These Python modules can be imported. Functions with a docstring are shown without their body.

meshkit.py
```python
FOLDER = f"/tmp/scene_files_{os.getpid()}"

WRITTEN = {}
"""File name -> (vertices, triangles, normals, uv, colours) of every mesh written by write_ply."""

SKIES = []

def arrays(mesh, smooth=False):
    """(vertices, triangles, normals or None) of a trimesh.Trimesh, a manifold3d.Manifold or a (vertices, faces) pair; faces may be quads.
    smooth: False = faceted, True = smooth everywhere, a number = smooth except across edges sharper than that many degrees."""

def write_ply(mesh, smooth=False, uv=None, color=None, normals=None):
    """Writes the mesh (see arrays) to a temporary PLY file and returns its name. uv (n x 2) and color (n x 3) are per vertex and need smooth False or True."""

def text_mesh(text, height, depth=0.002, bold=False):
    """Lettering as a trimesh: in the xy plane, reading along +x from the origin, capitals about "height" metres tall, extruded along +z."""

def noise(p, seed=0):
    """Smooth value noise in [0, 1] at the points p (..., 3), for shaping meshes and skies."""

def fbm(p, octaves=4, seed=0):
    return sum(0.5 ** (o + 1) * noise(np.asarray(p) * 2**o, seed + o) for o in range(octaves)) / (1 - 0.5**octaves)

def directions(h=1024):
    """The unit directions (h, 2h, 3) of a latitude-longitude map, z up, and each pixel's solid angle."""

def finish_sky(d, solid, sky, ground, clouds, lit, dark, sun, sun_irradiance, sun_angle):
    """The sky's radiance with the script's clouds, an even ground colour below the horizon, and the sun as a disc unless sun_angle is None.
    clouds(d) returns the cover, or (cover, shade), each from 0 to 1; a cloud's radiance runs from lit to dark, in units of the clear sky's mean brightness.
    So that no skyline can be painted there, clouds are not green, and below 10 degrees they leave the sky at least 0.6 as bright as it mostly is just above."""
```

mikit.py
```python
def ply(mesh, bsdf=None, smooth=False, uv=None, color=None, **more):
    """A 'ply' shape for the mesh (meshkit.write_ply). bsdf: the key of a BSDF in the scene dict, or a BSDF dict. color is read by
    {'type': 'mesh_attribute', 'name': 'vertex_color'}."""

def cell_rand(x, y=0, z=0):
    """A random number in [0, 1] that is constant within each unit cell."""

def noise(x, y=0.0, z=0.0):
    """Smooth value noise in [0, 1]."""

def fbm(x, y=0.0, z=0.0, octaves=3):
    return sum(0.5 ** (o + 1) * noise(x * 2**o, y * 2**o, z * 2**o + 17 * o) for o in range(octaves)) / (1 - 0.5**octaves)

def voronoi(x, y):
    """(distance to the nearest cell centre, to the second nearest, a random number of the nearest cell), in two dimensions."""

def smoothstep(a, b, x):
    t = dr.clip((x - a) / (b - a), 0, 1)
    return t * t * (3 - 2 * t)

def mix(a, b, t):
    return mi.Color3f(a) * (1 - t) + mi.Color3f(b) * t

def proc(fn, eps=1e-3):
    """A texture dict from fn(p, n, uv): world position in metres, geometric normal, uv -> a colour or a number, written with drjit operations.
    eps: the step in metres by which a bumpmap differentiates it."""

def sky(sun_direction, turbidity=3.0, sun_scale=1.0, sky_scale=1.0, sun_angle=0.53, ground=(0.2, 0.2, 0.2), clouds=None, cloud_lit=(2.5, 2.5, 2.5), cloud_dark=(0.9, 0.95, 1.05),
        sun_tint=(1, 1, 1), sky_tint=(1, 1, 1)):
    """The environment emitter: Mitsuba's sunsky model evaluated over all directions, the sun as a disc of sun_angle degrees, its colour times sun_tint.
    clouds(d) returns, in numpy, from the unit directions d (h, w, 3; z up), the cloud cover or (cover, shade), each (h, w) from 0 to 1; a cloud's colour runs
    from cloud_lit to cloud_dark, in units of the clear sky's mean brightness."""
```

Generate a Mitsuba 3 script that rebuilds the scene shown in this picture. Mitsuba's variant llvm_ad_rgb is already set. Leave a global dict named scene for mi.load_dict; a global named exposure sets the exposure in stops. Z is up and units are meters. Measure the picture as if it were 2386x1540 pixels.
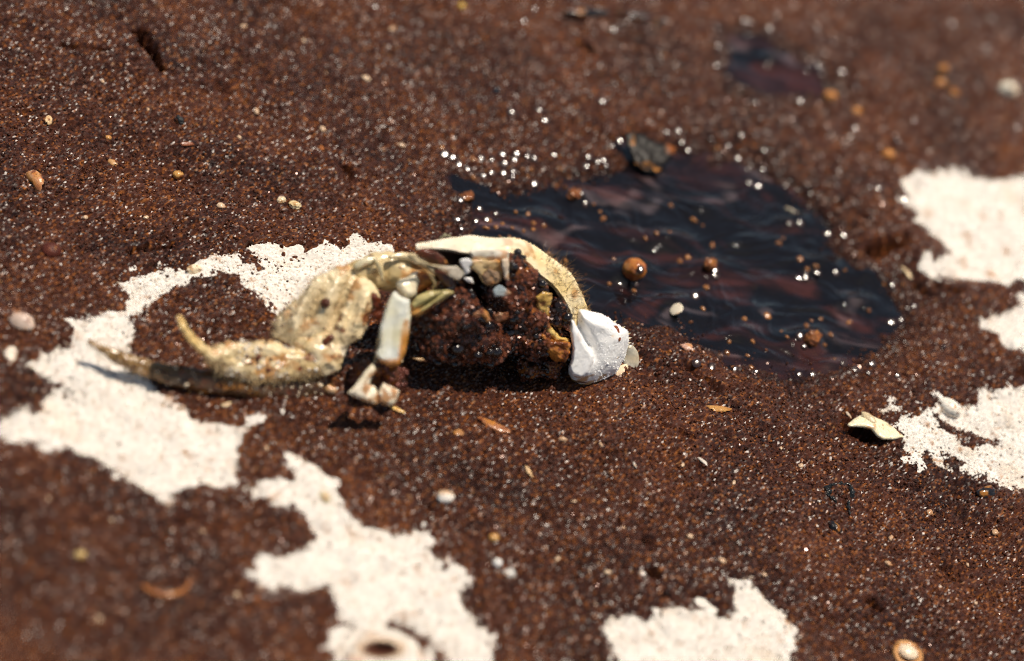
import math, numpy as np, trimesh, mitsuba as mi, mikit, meshkit
from scipy import ndimage
from scipy.interpolate import RegularGridInterpolator, CubicSpline
from PIL import Image, ImageDraw

# ------------------------------------------------------------------ camera, sky, exposure
# All modelling is in millimetres on a beach about 12 cm wide; shapes are written in metres.
# PX is the 2386 x 1540 grid in which the photograph was measured.
W, Hh = 2386.0, 1540.0
ELEV, ROLL, FOV, DIST = math.radians(40), math.radians(22), 20.0, 340.0
n_c = np.array([math.sin(ROLL) * math.cos(ELEV), math.cos(ROLL) * math.cos(ELEV), math.sin(ELEV)])
r_c = np.array([1, 0, 0]) - n_c[0] * n_c
ex = r_c / np.linalg.norm(r_c)                 # world x in camera axes (right, up, back)
ey = np.cross(n_c, ex)
M = np.stack([ex, ey, n_c])                    # camera axes -> world
RIGHT, UP, BACK = M[:, 0], M[:, 1], M[:, 2]
FWD = -BACK
EYE = BACK * DIST
TX = math.tan(math.radians(FOV) / 2)


def at(X, Y, z=0.0):
    """The point (mm) at height z that is seen at the photograph's position X, Y."""
    X, Y, z = np.broadcast_arrays(np.asarray(X, float), np.asarray(Y, float), np.asarray(z, float))
    d = FWD + ((X - W / 2) / (W / 2) * TX)[..., None] * RIGHT + ((Hh / 2 - Y) / (W / 2) * TX)[..., None] * UP
    t = (z - EYE[2]) / d[..., 2]
    return EYE + t[..., None] * d


def pix(p):
    q = np.asarray(p, float) - EYE
    k = (W / 2) / TX / (q @ FWD)
    return W / 2 + (q @ RIGHT) * k, Hh / 2 - (q @ UP) * k


FOCUS = float((at(1193, 800) - EYE) @ FWD)
T = mi.ScalarTransform4f
scene, labels = {}, {}
scene["camera"] = {"type": "thinlens", "fov": FOV, "fov_axis": "x", "aperture_radius": 4.0e-3, "focus_distance": FOCUS * 1e-3,
                   "near_clip": 0.02, "far_clip": 50.0,
                   "to_world": T().look_at(origin=(EYE * 1e-3).tolist(), target=[0, 0, 0], up=UP.tolist())}
# the sun stands behind the crab and a little to the right
sun_h = at(1193, 700) - at(1193, 770)
sun_h = sun_h / np.linalg.norm(sun_h)
side = at(1293, 770) - at(1193, 770)
side = side - (side @ sun_h) * sun_h
side /= np.linalg.norm(side)
hdir = sun_h * math.cos(math.radians(60)) + side * math.sin(math.radians(60))
SUN_EL = math.radians(78)
SUN = np.array([hdir[0] * math.cos(SUN_EL), hdir[1] * math.cos(SUN_EL), math.sin(SUN_EL)])
scene["sky"] = mikit.sky(SUN.tolist(), turbidity=3, sky_scale=0.7, sun_tint=(0.96, 1.0, 1.07), sky_tint=(1.15, 1.0, 0.80))
exposure = 1.75

rng = np.random.default_rng(7)
fbm, noise = meshkit.fbm, meshkit.noise


# ------------------------------------------------------------------ materials (colours are per vertex)
VC = {"type": "mesh_attribute", "name": "vertex_color"}


def mat(name, rough, spec=0.5, coat=0.0, coat_gloss=0.9, bump=None, base=VC, **kw):
    b = {"type": "principled", "base_color": base, "roughness": rough, "specular": spec, "clearcoat": coat, "clearcoat_gloss": coat_gloss, **kw}
    if bump:
        b = {"type": "bumpmap", "texture": bump[0], "scale": bump[1], "bsdf": b}
    scene["material_" + name] = {"type": "twosided", "bsdf": b}


def grit(p, n, uv):
    return mikit.noise(p.x / 0.00016, p.y / 0.00016, p.z / 0.00016) + 0.5 * mikit.noise(p.x / 0.00007, p.y / 0.00007, p.z / 0.00007)


def pore(p, n, uv):
    return mikit.fbm(p.x / 0.0005, p.y / 0.0005, p.z / 0.0005, 3)


mat("wet_sand", 0.33, 0.33)
mat("grain_skin", 0.40, 0.16)
mat("wet_grain_skin", 0.27, 0.8, spec_tint=0.2)
mat("droplet_skin", 0.13, 0.9, base={"type": "rgb", "value": [0.008, 0.004, 0.003]})
mat("glint_skin", 0.17, 0.99, base={"type": "rgb", "value": [0.03, 0.013, 0.009]})
mat("amber_skin", 0.2, 0.7, base=mikit.proc(lambda p, n, uv: mikit.mix((0.10, 0.032, 0.008), (0.38, 0.16, 0.045), mikit.noise(p.x / 0.0006, p.y / 0.0006, p.z / 0.0008))))
mat("crumb_skin", 0.3, 0.5, base=mikit.proc(lambda p, n, uv: mikit.mix((0.36, 0.15, 0.05), (0.66, 0.54, 0.38), mikit.fbm(p.x / 0.0015, p.y / 0.0015, p.z / 0.0015, 3))))
mat("tooth_skin", 0.35, 0.5, base={"type": "rgb", "value": [0.74, 0.66, 0.5]})
mat("dry_sand", 0.9, 0.2)
mat("shell", 0.33, 0.5, bump=(mikit.proc(pore, 3e-5), 4e-5))
mat("wet_shell", 0.22, 0.6, bump=(mikit.proc(pore, 3e-5), 6e-5))
mat("matt_shell", 0.6, 0.35, bump=(mikit.proc(pore, 3e-5), 6e-5))
mat("oil_bead", 0.16, 0.9)
mat("tar", 0.2, 0.4)
mat("hair", 0.5, 0.4)


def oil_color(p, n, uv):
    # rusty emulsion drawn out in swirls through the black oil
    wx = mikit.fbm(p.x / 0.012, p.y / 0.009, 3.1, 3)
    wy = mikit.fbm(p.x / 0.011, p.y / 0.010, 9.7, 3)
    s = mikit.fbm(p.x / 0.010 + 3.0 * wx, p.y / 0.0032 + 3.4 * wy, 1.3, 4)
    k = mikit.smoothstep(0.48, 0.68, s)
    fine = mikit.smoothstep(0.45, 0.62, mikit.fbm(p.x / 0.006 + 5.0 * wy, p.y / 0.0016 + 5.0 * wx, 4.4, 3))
    return mikit.mix((0.0050, 0.0042, 0.0056), (0.046, 0.015, 0.013), k * (0.35 + 0.65 * fine)) + mikit.mix((0, 0, 0), (0.050, 0.038, 0.040), mikit.smoothstep(0.50, 0.55, wx) * mikit.smoothstep(0.60, 0.55, wx) * fine)  # grey emulsion film; bands painted paler to strengthen the folds' sky reflections


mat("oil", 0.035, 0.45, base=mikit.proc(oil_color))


# ------------------------------------------------------------------ helpers
def put(key, mesh, bsdf, color, smooth=True, label=None, cat=None, group=None, kind=None):
    """One entry of the scene from a mesh in mm; color is one colour or one per vertex."""
    v, f = (np.asarray(mesh.vertices), np.asarray(mesh.faces)) if hasattr(mesh, "vertices") else mesh
    if color is None:
        scene[key] = mikit.ply((v * 1e-3, f), "material_" + bsdf, smooth=smooth)
    else:
        c = np.broadcast_to(np.asarray(color, float), (len(v), 3)) if np.ndim(color) == 1 else color
        scene[key] = mikit.ply((v * 1e-3, f), "material_" + bsdf, smooth=smooth, color=np.clip(c, 0, 1))
    tag(key, label, cat, group, kind)
    return key


def tag(key, label=None, cat=None, group=None, kind=None):
    d = {k: x for k, x in (("label", label), ("category", cat), ("group", group), ("kind", kind)) if x}
    if d:
        labels[key] = {**labels.get(key, {}), **d}


USED = {}


def name(base):
    USED[base] = USED.get(base, -1) + 1
    return base if USED[base] == 0 else f"{base}_{USED[base]:03d}"


def join(meshes):
    vs, fs, n = [], [], 0
    for v, f in meshes:
        vs.append(v), fs.append(f + n)
        n += len(v)
    return np.vstack(vs), np.vstack(fs)


def vf(m):
    return np.array(m.vertices), np.array(m.faces)


ICO = [vf(trimesh.creation.icosphere(subdivisions=k)) for k in range(4)]
OCTA = (np.array([[1, 0, 0], [-1, 0, 0], [0, 1, 0], [0, -1, 0], [0, 0, 1], [0, 0, -1.0]]),
        np.array([[0, 2, 4], [2, 1, 4], [1, 3, 4], [3, 0, 4], [2, 0, 5], [1, 2, 5], [3, 1, 5], [0, 3, 5]]))


def rot(n_, g=rng):
    q = g.normal(size=(n_, 4))
    q /= np.linalg.norm(q, axis=1, keepdims=True)
    w, x, y, z = q.T
    return np.stack([np.stack([1 - 2 * (y * y + z * z), 2 * (x * y - z * w), 2 * (x * z + y * w)], -1),
                     np.stack([2 * (x * y + z * w), 1 - 2 * (x * x + z * z), 2 * (y * z - x * w)], -1),
                     np.stack([2 * (x * z - y * w), 2 * (y * z + x * w), 1 - 2 * (x * x + y * y)], -1)], 1)


def many(unit, pos, size, squash=0.3):
    """Copies of a unit mesh at pos with random turns and uneven axes; returns (v, f) and the copy of each vertex."""
    n_ = len(pos)
    v, f = unit
    s = np.asarray(size).reshape(-1, 1) * (1 + squash * rng.uniform(-1, 1, (n_, 3)))
    vs = np.einsum("nij,nkj->nki", rot(n_), v[None] * s[:, None]) + pos[:, None]
    fs = f[None] + (np.arange(n_) * len(v))[:, None, None]
    return (vs.reshape(-1, 3), fs.reshape(-1, 3)), np.repeat(np.arange(n_), len(v))


def lerp(a, b, t):
    t = np.asarray(t)[..., None]
    return np.asarray(a) * (1 - t) + np.asarray(b) * t


def sst(a, b, x):
    t = np.clip((x - a) / (b - a), 0, 1)
    return t * t * (3 - 2 * t)


# ------------------------------------------------------------------ the layout of the ground
PATCH = [
    [(75, 845), (120, 820), (180, 800), (175, 745), (230, 735), (290, 725), (310, 690), (275, 655), (330, 635), (440, 640), (470, 612), (560, 600), (700, 600), (800, 590), (835, 570), (880, 585), (870, 700), (800, 900), (600, 960), (570, 1000), (555, 1060), (545, 1140), (500, 1120), (440, 1110), (390, 1165), (350, 1140), (300, 1100), (200, 1060), (130, 1030), (80, 1010), (0, 1005), (-200, 1010), (-200, 985), (0, 980), (90, 960), (110, 920), (150, 890), (110, 870)],
    [(560, 1145), (620, 1130), (680, 1130), (700, 1110), (690, 1075), (720, 1080), (750, 1110), (780, 1160), (800, 1200), (850, 1230), (900, 1240), (960, 1240), (990, 1220), (1000, 1260), (1030, 1320), (1060, 1340), (1080, 1400), (1100, 1440), (1140, 1490), (1160, 1560), (1160, 1700), (760, 1700), (780, 1560), (800, 1450), (770, 1380), (740, 1370), (690, 1375), (650, 1350), (600, 1345), (640, 1310), (690, 1290), (760, 1250), (740, 1210), (690, 1190), (640, 1190), (590, 1170)],
    [(2110, 420), (2160, 400), (2220, 395), (2300, 405), (2386, 400), (2650, 400), (2650, 660), (2386, 660), (2300, 660), (2220, 650), (2190, 640), (2165, 625), (2200, 610), (2210, 580), (2180, 545), (2150, 520), (2130, 480)],
    [(2285, 755), (2310, 735), (2360, 720), (2550, 715), (2550, 830), (2386, 820), (2360, 810), (2330, 780)],
    [(2190, 950), (2230, 945), (2290, 940), (2340, 915), (2550, 905), (2550, 1160), (2386, 1130), (2300, 1110), (2240, 1095), (2190, 1085), (2150, 1092), (2110, 1060), (2080, 1020), (2100, 990), (2140, 975)],
    [(1680, 1345), (1720, 1370), (1760, 1390), (1790, 1420), (1830, 1440), (1850, 1500), (1830, 1540), (1840, 1700), (1470, 1700), (1450, 1540), (1430, 1490), (1410, 1470), (1420, 1415), (1460, 1430), (1500, 1450), (1560, 1455), (1600, 1430), (1640, 1430), (1690, 1450), (1710, 1430), (1700, 1390)],
    [(2040, 952), (2070, 945), (2085, 962), (2050, 970)],
]
ISLAND = [
    [(315, 790), (320, 740), (350, 710), (400, 680), (440, 655), (500, 640), (535, 650), (570, 690), (620, 700), (650, 740), (720, 690), (800, 680), (900, 600), (930, 760), (900, 960), (780, 960), (700, 985), (560, 1000), (480, 985), (430, 950), (350, 900), (300, 850), (310, 815)],
    [(555, 608), (585, 600), (620, 604), (632, 620), (622, 645), (600, 650), (585, 636), (560, 628)],
    [(150, 905), (165, 898), (178, 915), (190, 922), (170, 925)],
    [(905, 1448), (925, 1434), (950, 1440), (980, 1465), (1002, 1495), (985, 1512), (960, 1485), (905, 1468)],
    [(952, 1318), (968, 1316), (972, 1336), (956, 1334)],
    [(1018, 1510), (1040, 1505), (1050, 1540), (1022, 1545)],
    [(2170, 968), (2230, 995), (2300, 1022), (2322, 1040), (2285, 1058), (2225, 1030), (2180, 1000)],
    [(2135, 1068), (2160, 1058), (2185, 1090), (2150, 1098)],
    [(2195, 1062), (2212, 1052), (2250, 1078), (2240, 1098), (2205, 1088)],
    [(2335, 970), (2355, 968), (2378, 988), (2350, 990)],
    [(780, 1430), (800, 1440), (815, 1475), (790, 1490)],
]
POOL = [
    [(1030, 395), (1060, 382), (1100, 405), (1200, 420), (1280, 405), (1400, 385), (1440, 372), (1470, 335), (1600, 345), (1680, 360), (1760, 380), (1860, 425), (1910, 480), (1960, 560), (2000, 600), (2080, 640), (2115, 690), (2095, 760), (2060, 820), (1990, 850), (1900, 870), (1830, 878), (1770, 855), (1700, 830), (1600, 780), (1540, 745), (1450, 745), (1360, 720), (1280, 660), (1180, 600), (1100, 570), (1085, 520), (1105, 470), (1060, 440)],
    [(1690, 62), (1740, 58), (1830, 88), (1900, 138), (1955, 198), (1930, 215), (1850, 212), (1760, 206), (1705, 190), (1688, 130)],
]
# (X, Y, X2, Y2, width mm, depth mm): slits and hollows in the crust
GOUGE = [(322, 95, 362, 168, 0.60, 5.0), (150, 108, 238, 135, 0.4, 1.2), (585, 583, 690, 588, 0.45, 3.5), (1462, 330, 1545, 372, 1.3, 3.5), (300, 585, 400, 570, 0.35, 0.9), (2040, 575, 2100, 556, 0.9, 3.2),
         (2195, 670, 2230, 695, 0.7, 1.5), (2140, 655, 2160, 680, 0.6, 1.2), (2350, 795, 2420, 770, 0.9, 1.3), (2380, 870, 2440, 880, 0.9, 1.3), (1985, 992, 2035, 1014, 1.1, 3.2),
         (805, 395, 808, 420, 0.5, 1.2), (700, 1110, 770, 1130, 0.5, 1.0), (735, 1215, 755, 1245, 0.6, 1.2), (1000, 1185, 1004, 1192, 0.5, 0.8), (1510, 1330, 1530, 1345, 0.5, 1.2), (1500, 1260, 1520, 1275, 0.5, 0.9),
         (2030, 1400, 2045, 1415, 0.6, 1.4), (2210, 1320, 2225, 1335, 0.6, 1.0), (1620, 1400, 1650, 1425, 0.7, 1.0), (700, 1350, 725, 1362, 0.4, 1.1), (1905, 480, 1930, 520, 0.8, 1.3), (1600, 865, 1660, 915, 0.5, 1.0), (430, 1130, 540, 1135, 0.5, 1.0),
         (1350, 98, 1400, 128, 0.6, 1.0), (505, 205, 530, 215, 0.5, 0.8), (1545, 1005, 1600, 1030, 0.4, 0.6), (200, 1010, 320, 1080, 0.3, 0.5)]
# (X, Y, radius x px, radius y px, height mm)
MOUND = [(1535, 795, 90, 50, 3.0), (2150, 600, 60, 32, 1.8), (2085, 612, 34, 18, -0.9), (2235, 725, 60, 24, 1.2), (1770, 905, 150, 26, 1.0), (1600, 850, 60, 26, 1.2), (2010, 470, 40, 30, 0.9), (640, 1200, 60, 40, 0.8), (470, 1150, 80, 24, 0.8), (480, 760, 170, 110, 1.2), (2290, 690, 120, 30, 1.6), (2000, 560, 40, 60, 0.8), (1240, 1020, 330, 60, 0.9), (830, 880, 60, 60, 1.4), (2150, 880, 70, 90, 1.0), (1000, 1180, 250, 60, 0.5), (880, 985, 60, 30, -0.6),
         (380, 120, 160, 60, 0.9), (1650, 1180, 300, 50, 0.7), (2080, 1030, 40, 22, 0.8), (2250, 1030, 80, 20, 0.5), (780, 560, 300, 40, 0.6), (1700, 930, 120, 30, 0.5)]

RES = 0.25
corners = at([0, 2386, 2386, 0], [0, 0, 1540, 1540], 0)
lo, hi = corners[:, :2].min(0) - 12, corners[:, :2].max(0) + 12
gx, gy = np.arange(lo[0], hi[0], RES), np.arange(lo[1], hi[1], RES)


def mask(polys):
    im = Image.new("L", (len(gx), len(gy)))
    dr_ = ImageDraw.Draw(im)
    for p in polys:
        q = at([a for a, _ in p], [b for _, b in p], 0)
        dr_.polygon([((x - lo[0]) / RES, (y - lo[1]) / RES) for x, y in q[:, :2]], fill=255)
    return np.asarray(im) > 127


def sdist(m):
    """Signed distance in mm, positive inside."""
    return (ndimage.distance_transform_edt(m) - ndimage.distance_transform_edt(~m)) * RES


GX, GY = np.meshgrid(gx, gy)
P3 = np.stack([GX, GY, 0 * GX], -1)
ragged = (fbm(P3 / 2.2, 3, 5) - 0.5) * 1.9 + (fbm(P3 / 0.6, 2, 8) - 0.5) * 1.3 + rng.normal(0, 0.12, GX.shape)
d_white = np.minimum(sdist(mask(PATCH)), -sdist(mask(ISLAND))) + ragged
d_pool = sdist(mask(POOL)) + (fbm(P3 / 3.0, 3, 15) - 0.5) * 2.0 + (fbm(P3 / 0.8, 2, 16) - 0.5) * 1.4

rel = (fbm(P3 / 26, 3, 21) - 0.5) * 2.6 + (fbm(P3 / 7, 3, 22) - 0.5) * 1.7
soft = (fbm(P3 / 1.7, 3, 23) - 0.5) * 0.45 + (fbm(P3 / 3.4, 3, 24) - 0.5) * 1.9 * sst(0.46, 0.66, fbm(P3 / 19, 2, 25))
for X, Y, rx, ry, a in MOUND:
    c, u, v = at(X, Y), at(X + rx, Y) - at(X, Y), at(X, Y + ry) - at(X, Y)
    Bm = np.linalg.inv(np.array([u[:2], v[:2]]).T)
    q = np.einsum("ij,yxj->yxi", Bm, P3[..., :2] - c[:2])
    rel = rel + a * np.exp(-(q ** 2).sum(-1) * 1.2)
dig = 0 * rel
for X, Y, X2, Y2, wd, dp in GOUGE:
    a, b = at(X, Y)[:2], at(X2, Y2)[:2]
    ab, ap = b - a, P3[..., :2] - a
    t = np.clip((ap @ ab) / (ab @ ab), 0, 1)
    d = np.linalg.norm(ap - t[..., None] * ab, axis=-1) + (fbm(P3 / 0.9, 3, 31) - 0.5) * 1.5
    dig = np.maximum(dig, dp * np.exp(-np.clip(d, 0, None) ** 2 / wd ** 2))
grain_h = rng.normal(0, 0.095, rel.shape)
flat = sst(-8, 0.5, d_pool)                      # the shore eases down into the pool
rel_f = rel * (1 - 0.9 * flat)
white_z = rel_f + soft * 0.9 - 0.02 + (fbm(P3 / 1.1, 2, 27) - 0.5) * 0.4 + (fbm(P3 / 3.0, 2, 28) - 0.5) * 0.9 + grain_h * 0.8 - 0.05
crust_z = rel_f + soft - dig + grain_h + 0.15 * (1 - sst(-1.2, 0.0, d_white)) - 1.6 * sst(-0.1, 0.8, d_white)
crust_z = crust_z - 0.8 * sst(-9, 0.2, d_pool) - 1.5 * sst(0, 3.0, d_pool)
POOL_Z = -0.95
top_z = np.where(d_white > 0.1, white_z, crust_z)
HT = RegularGridInterpolator((gy, gx), ndimage.gaussian_filter(top_z, 1.2), bounds_error=False, fill_value=0.0)
PDIST = RegularGridInterpolator((gy, gx), d_pool, bounds_error=False, fill_value=-50.0)
WDIST = RegularGridInterpolator((gy, gx), d_white, bounds_error=False, fill_value=-50.0)


def ground(p):
    p = np.atleast_2d(p)[:, :2]
    return HT(p[:, ::-1])


def on(X, Y, lift=0.0):
    """Where the ground itself is seen at X, Y (a few steps of following its relief)."""
    z = 0.0
    for _ in range(6):
        p = at(X, Y, z)
        z = float(ground(p)[0])
        if float(PDIST([p[1], p[0]])[0]) > 0.3:
            z = max(z, POOL_Z)
    p = at(X, Y, z)
    p[2] += lift
    return p


def sheet(Z, keep, XX=GX, YY=GY):
    """The kept cells of a height field as (v, f) and the grid index of each vertex."""
    ny, nx = Z.shape
    i = np.arange(ny * nx).reshape(ny, nx)
    k = keep[:-1, :-1] | keep[1:, 1:] | keep[:-1, 1:] | keep[1:, :-1]
    a, b, c, d = (q[k] for q in (i[:-1, :-1], i[:-1, 1:], i[1:, 1:], i[1:, :-1]))
    f = np.vstack([np.stack([a, b, c], 1), np.stack([a, c, d], 1)])
    used, f = np.unique(f, return_inverse=True)
    v = np.stack([XX.ravel(), YY.ravel(), Z.ravel()], -1)[used]
    return (v, f.reshape(-1, 3)), used


DARK, MID, RUST, TAN = np.array([0.014, 0.0046, 0.0030]), np.array([0.073, 0.0228, 0.0108]), np.array([0.29, 0.095, 0.020]), np.array([0.30, 0.16, 0.07])


def sand_colour(p, g=rng):
    n_ = len(p)
    u = g.random(n_)
    warm = fbm(p / 9.0, 3, 41)
    c = lerp(DARK, MID, np.clip(u * 1.2 + (warm - 0.5) * 1.2, 0, 1))
    k = g.random(n_)
    lim = 0.08 + 0.42 * np.clip(warm - 0.45, 0, 1)
    c = np.where((k < lim)[:, None], lerp(MID, RUST, g.random(n_)), c)
    return np.where((k > 0.992)[:, None], lerp(RUST, TAN, g.random(n_)), c)


# the sheet goes on beyond the frame, out to three metres, with the same relief dying away
def grow(g0, g1, far=3000.0):
    s, out = 1.0, []
    x = 0.0
    while x < far:
        x += s
        s *= 1.35
        out.append(x)
    return np.concatenate([[g0 - o for o in out[::-1]], [], [g1 + o for o in out]]), len(out)


(mesh, used) = sheet(crust_z, d_white < 0.6)
crust_c = sand_colour(mesh[0])
crust_c = crust_c * (1 - 0.5 * sst(-2.6, -0.4, d_pool.ravel()[used] + 1.5 * (fbm(mesh[0] / 2.0, 2, 91) - 0.5)))[:, None]      # soaked rim of the pools
put("oiled_sand", mesh, "wet_sand", crust_c, smooth=False, kind="structure", label="dark brown oil soaked sand crust with black slits and glinting grains")
EDGEX, nb = grow(gx[0], gx[-1])
ox = np.concatenate([EDGEX[:nb], [gx[0], gx[-1]], EDGEX[nb:]])
EDGEY, nb2 = grow(gy[0], gy[-1])
oy = np.concatenate([EDGEY[:nb2], [gy[0], gy[-1]], EDGEY[nb2:]])
OX, OY = np.meshgrid(ox, oy)
OZ = -4.0 + (fbm(np.stack([OX, OY, 0 * OX], -1) / 90, 3, 77) - 0.5) * 6
OZ[nb2:nb2 + 2, nb:nb + 2] = -6.0
(mesh, used) = sheet(OZ, np.ones(OX.shape, bool), OX, OY)
put("beach", mesh, "wet_sand", sand_colour(mesh[0]), kind="structure", label="oil soaked beach running on beyond the frame")
(mesh, used) = sheet(white_z, d_white > -1.2)
wv = mesh[0]
sp, cl = rng.random(len(wv)), fbm(wv / 3.5, 3, 51)
wc = lerp([0.73, 0.70, 0.65], [0.60, 0.48, 0.36], sst(0.58, 0.82, cl) * 0.45 + 0.25 * rng.random(len(wv)))
wc = np.where((sp < 0.006)[:, None], np.array([0.32, 0.14, 0.06]), wc)
wc = lerp(wc, [0.40, 0.22, 0.11], 0.9 * sst(0.70, 0.80, fbm(wv / 1.3, 2, 55)) * (rng.random(len(wv)) < 0.7))
put("white_sand", mesh, "dry_sand", wc, smooth=False, kind="structure", label="clean white sand showing where the brown crust is missing")

# ------------------------------------------------------------------ the oil pools
BUMP = [(1475, 632, 62, 34, 0.9), (1660, 622, 48, 26, 0.7), (1905, 622, 62, 30, 0.7), (1875, 785, 62, 30, 0.7), (1350, 455, 40, 26, 0.5), (1560, 560, 70, 30, 0.5), (1560, 700, 60, 24, 0.35), (1855, 515, 50, 26, 0.5), (1740, 560, 60, 22, 0.45),
        (1240, 520, 90, 40, 0.5), (1180, 560, 60, 40, 0.5), (1780, 660, 50, 20, 0.35), (1640, 480, 60, 26, 0.4), (1330, 600, 40, 30, 0.4), (2020, 640, 40, 25, 0.4), (1985, 700, 60, 20, 0.35), (1800, 140, 40, 20, 0.5), (1890, 160, 40, 16, 0.5), (1720, 780, 60, 24, 0.4), (1940, 845, 50, 20, 0.5)]


def pool(key, k, lab):
    q = at([a for a, _ in POOL[k]], [b for _, b in POOL[k]], POOL_Z)[:, :2]
    a, b = q.min(0) - 3, q.max(0) + 3
    x, y = np.arange(a[0], b[0], 0.22), np.arange(a[1], b[1], 0.22)
    XX, YY = np.meshgrid(x, y)
    p = np.stack([XX, YY, 0 * XX], -1)
    z = POOL_Z + (fbm(p / 9, 2, 61) - 0.5) * 0.9 + (fbm(p / np.array([4.5, 2.2, 1]), 2, 62) - 0.5) * 0.30
    wq = np.stack([fbm(p / 11, 2, 64), fbm(p / 10, 2, 65), 0 * XX], -1) * [26, 26, 0]
    fold = fbm((p + wq) / np.array([7.5, 3.4, 1]), 3, 66)
    z = z + 0.20 * (1 - np.abs(2 * fold - 1) * 3).clip(-0.6, 1) ** 2 * sst(1.0, 5.0, PDIST(np.stack([YY.ravel(), XX.ravel()], -1)).reshape(XX.shape))
    for X, Y, rx, ry, h in BUMP:
        c, u, v = at(X, Y, POOL_Z), at(X + rx, Y, POOL_Z) - at(X, Y, POOL_Z), at(X, Y + ry, POOL_Z) - at(X, Y, POOL_Z)
        Bm = np.linalg.inv(np.array([u[:2], v[:2]]).T)
        d2 = (np.einsum("ij,yxj->yxi", Bm, p[..., :2] - c[:2]) ** 2).sum(-1)
        d2 = d2 * (1 + 0.5 * (fbm(p / 2.0, 2, 63) - 0.5))
        z = z + 2.1 * h * (np.exp(-d2 * 1.4) - 0.4 * np.exp(-d2 * 0.45))
    dd = PDIST(np.stack([YY.ravel(), XX.ravel()], -1)).reshape(XX.shape)
    z = z - 0.25 * sst(0.5, -2.0, dd)
    m, _ = sheet(z, dd > -2.6, XX, YY)
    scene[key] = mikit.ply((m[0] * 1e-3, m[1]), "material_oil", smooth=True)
    tag(key, lab, kind="structure")
    return RegularGridInterpolator((y, x), z, bounds_error=False, fill_value=POOL_Z)


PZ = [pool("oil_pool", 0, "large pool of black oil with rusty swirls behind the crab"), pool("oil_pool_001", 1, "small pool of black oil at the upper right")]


def on_pool(X, Y, k=0, lift=0.0):
    z = POOL_Z
    for _ in range(5):
        p = at(X, Y, z)
        z = float(PZ[k]([p[1], p[0]])[0])
    p = at(X, Y, z)
    p[2] += lift
    return p


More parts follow.
